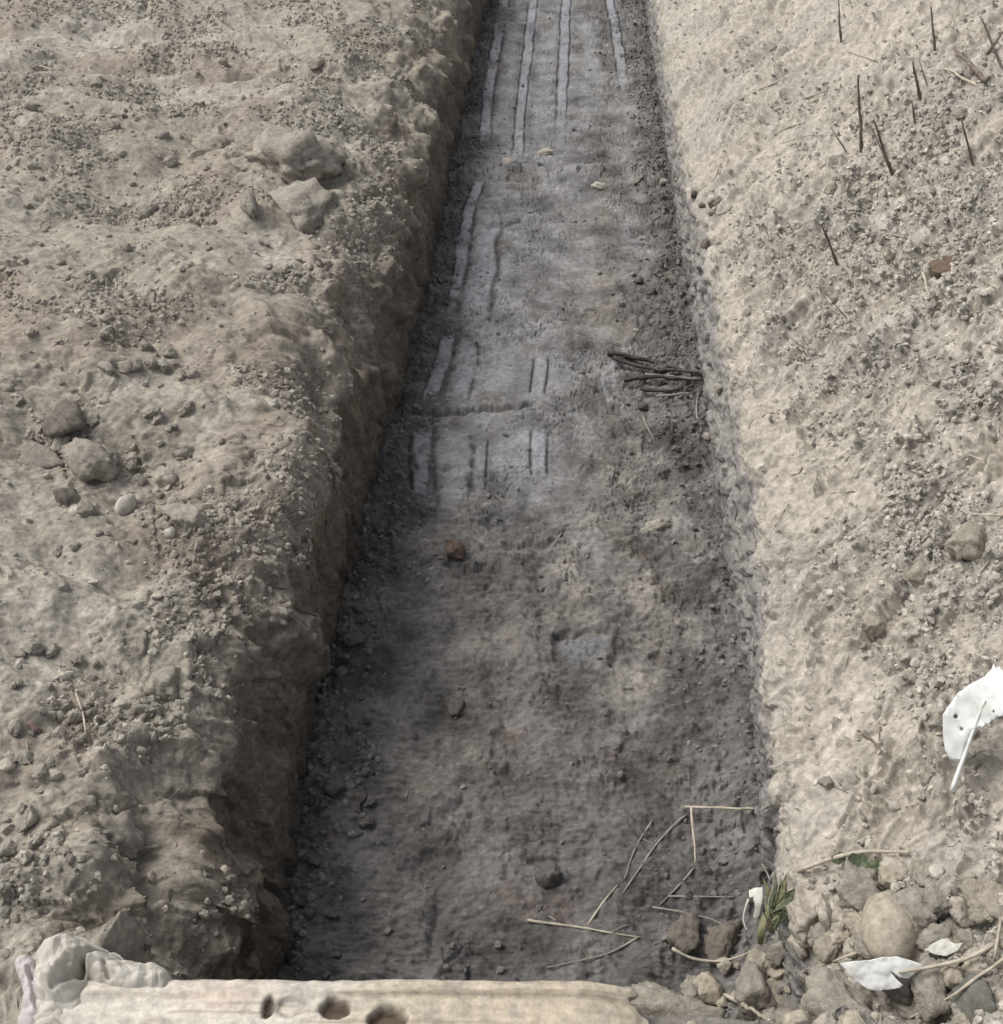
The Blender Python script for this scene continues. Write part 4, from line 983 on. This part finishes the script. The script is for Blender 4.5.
# ------------------------------------------------------------------ rag at the plank's left end
def cloth(name, mat, humps, creases, base, seed, parent, label=None):
    """draped cloth: a sheet lifted over humps, with folds and creases; spots and sizes given as seen at plank height"""
    z0 = .045; k = mpp(on_z(90, 975, z0))
    x0, y0, x1, y1 = base
    U, V = np.meshgrid(np.linspace(x0, x1, 230), np.linspace(y0, y1, 200))
    wu = U+fbm(U*.03, V*.03, seed, 2)*4; wv = V+fbm(U*.03+9, V*.03, seed+1, 2)*4
    acc = np.zeros(U.shape)
    hs = []
    for (ax, ay, bx, by, r, h) in humps:
        L2 = max((bx-ax)**2+(by-ay)**2, 1e-6)
        t = np.clip(((wu-ax)*(bx-ax)+(wv-ay)*(by-ay))/L2, 0, 1)
        d = np.hypot(wu-lerp(ax, bx, t), wv-lerp(ay, by, t))/r
        hs.append(h*lerp(np.sqrt(np.clip(1-d*d, 0, 1)), np.clip(1.12-d, 0, 1), .55 if h > 30 else .2)*(1-.25*t))
    hs = np.array(hs); hh = np.log(np.exp(hs/2.5).mean(0))*2.5+0
    hh = np.maximum(hs.max(0), hh)
    an = fbm(wu*.03+wv*.02, wv*.03-wu*.01, seed+2, 2); an2 = fbm(wu*.14+wv*.05, wv*.05, seed+3, 3)
    cr1 = perlin(wu*.045+wv*.03, wv*.05-wu*.02, seed+6); cr2 = perlin(wu*.10-wv*.05, wv*.09, seed+7)
    hh = hh*(1+.16*(np.abs(an)*2-.4))+(np.abs(an)*3.0-.9*np.exp(-(cr1/.12)**2)-.3*np.exp(-(cr2/.14)**2)+an2*.25)*sst(0, 6, hh)
    ph = (wu*.045+wv*.035+fbm(U*.02, V*.02, seed+8, 2)*1.6); ph2 = (wu*.02-wv*.075+fbm(U*.025, V*.02, seed+9, 2)*1.8)
    hh = hh+(np.abs(ph-np.floor(ph)-.5)*4.5-1.1+(np.abs(ph2-np.floor(ph2)-.5)-.25)*3)*sst(0, 8, hh)
    for (pts, w, dp) in creases:
        for a, b in zip(pts[:-1], pts[1:]):
            L2 = (b[0]-a[0])**2+(b[1]-a[1])**2
            t = np.clip(((U-a[0])*(b[0]-a[0])+(V-a[1])*(b[1]-a[1]))/L2, 0, 1)
            d = np.hypot(U-lerp(a[0], b[0], t), V-lerp(a[1], b[1], t))
            hh = hh-dp*np.exp(-(d/w)**2)
    keep = hh > .6
    o, ex, ey = (np.array(on_z(*q, z0)) for q in ((x0, y0), (x1, y0), (x0, y1)))
    a = (U-x0)/(x1-x0); b = (V-y0)/(y1-y0)
    P = o+a[..., None]*(ex-o)+b[..., None]*(ey-o)
    P[..., 2] = z0-.012+np.maximum(hh, -3)*k
    # cloth below its hump leans out, so its sides are not sheer
    q = grid_quads(*U.shape); kk = keep.ravel()[q].any(1)
    q = q[kk]; used = np.unique(q); mp = np.zeros(U.size, int); mp[used] = np.arange(len(used))
    v = P.reshape(-1, 3)[used]; q = mp[q][:, ::-1]
    me = np_mesh(name, v, q)
    ob = link(name, me, M[mat], parent)
    md = ob.modifiers.new('thick', 'SOLIDIFY'); md.thickness = .002; md.offset = -1
    return ob
rag = cloth('cloth_rag', 'rag', [(58, 985, 62, 962, 27, 44), (74, 962, 100, 968, 20, 34), (100, 975, 148, 984, 17, 26), (60, 1000, 40, 1040, 24, 16), (95, 990, 150, 996, 10, 9)],
    [([(78, 985), (82, 968), (92, 958), (104, 956)], 3.2, 20), ([(106, 985), (103, 972)], 2.5, 9), ([(55, 1000), (75, 985)], 3, 8)], (10, 915, 190, 1060), 311, None)
tag(rag, 'crumpled off-white rag bunched over the left end of the plank', 'rag')
cloth('hanging_fold', 'rag_lilac', [(24, 966, 36, 1000, 12, 20), (36, 985, 30, 1020, 14, 16)], [([(30, 975), (36, 1010)], 2.5, 8)], (0, 930, 75, 1050), 331, rag)

# ------------------------------------------------------------------ light
w = bpy.data.worlds.new('World'); S.world = w; w.use_nodes = True; nt = w.node_tree
sky = nt.nodes.new('ShaderNodeTexSky'); sky.sky_type = 'NISHITA'; sky.sun_disc = False
AZ, EL = math.radians(-74), math.radians(54)      # from the left and a little ahead
sky.sun_elevation = EL; sky.sun_rotation = AZ; sky.dust_density = 4; sky.air_density = 1
hs = nt.nodes.new('ShaderNodeHueSaturation'); hs.inputs['Saturation'].default_value = .35
bg = nt.nodes['Background']; bg.inputs['Strength'].default_value = .115
nt.links.new(sky.outputs[0], hs.inputs['Color']); nt.links.new(hs.outputs[0], bg.inputs['Color'])
sl = bpy.data.lights.new('sun', 'SUN'); so = bpy.data.objects.new('sun', sl); COL.objects.link(so)
sl.energy = 1.9; sl.angle = math.radians(30); sl.color = (1, .95, .875)
d = Vector((math.sin(AZ)*math.cos(EL), math.cos(AZ)*math.cos(EL), math.sin(EL)))
so.rotation_euler = d.to_track_quat('Z', 'Y').to_euler(); so.location = d*30
S.view_settings.view_transform = 'Standard'; S.view_settings.look = 'None'; S.view_settings.gamma = 1
S.view_settings.exposure = .2
S.render.engine = 'CYCLES'; S.cycles.max_bounces = 5; S.cycles.diffuse_bounces = 3
S.cycles.use_denoising = True; S.cycles.filter_width = 1.5
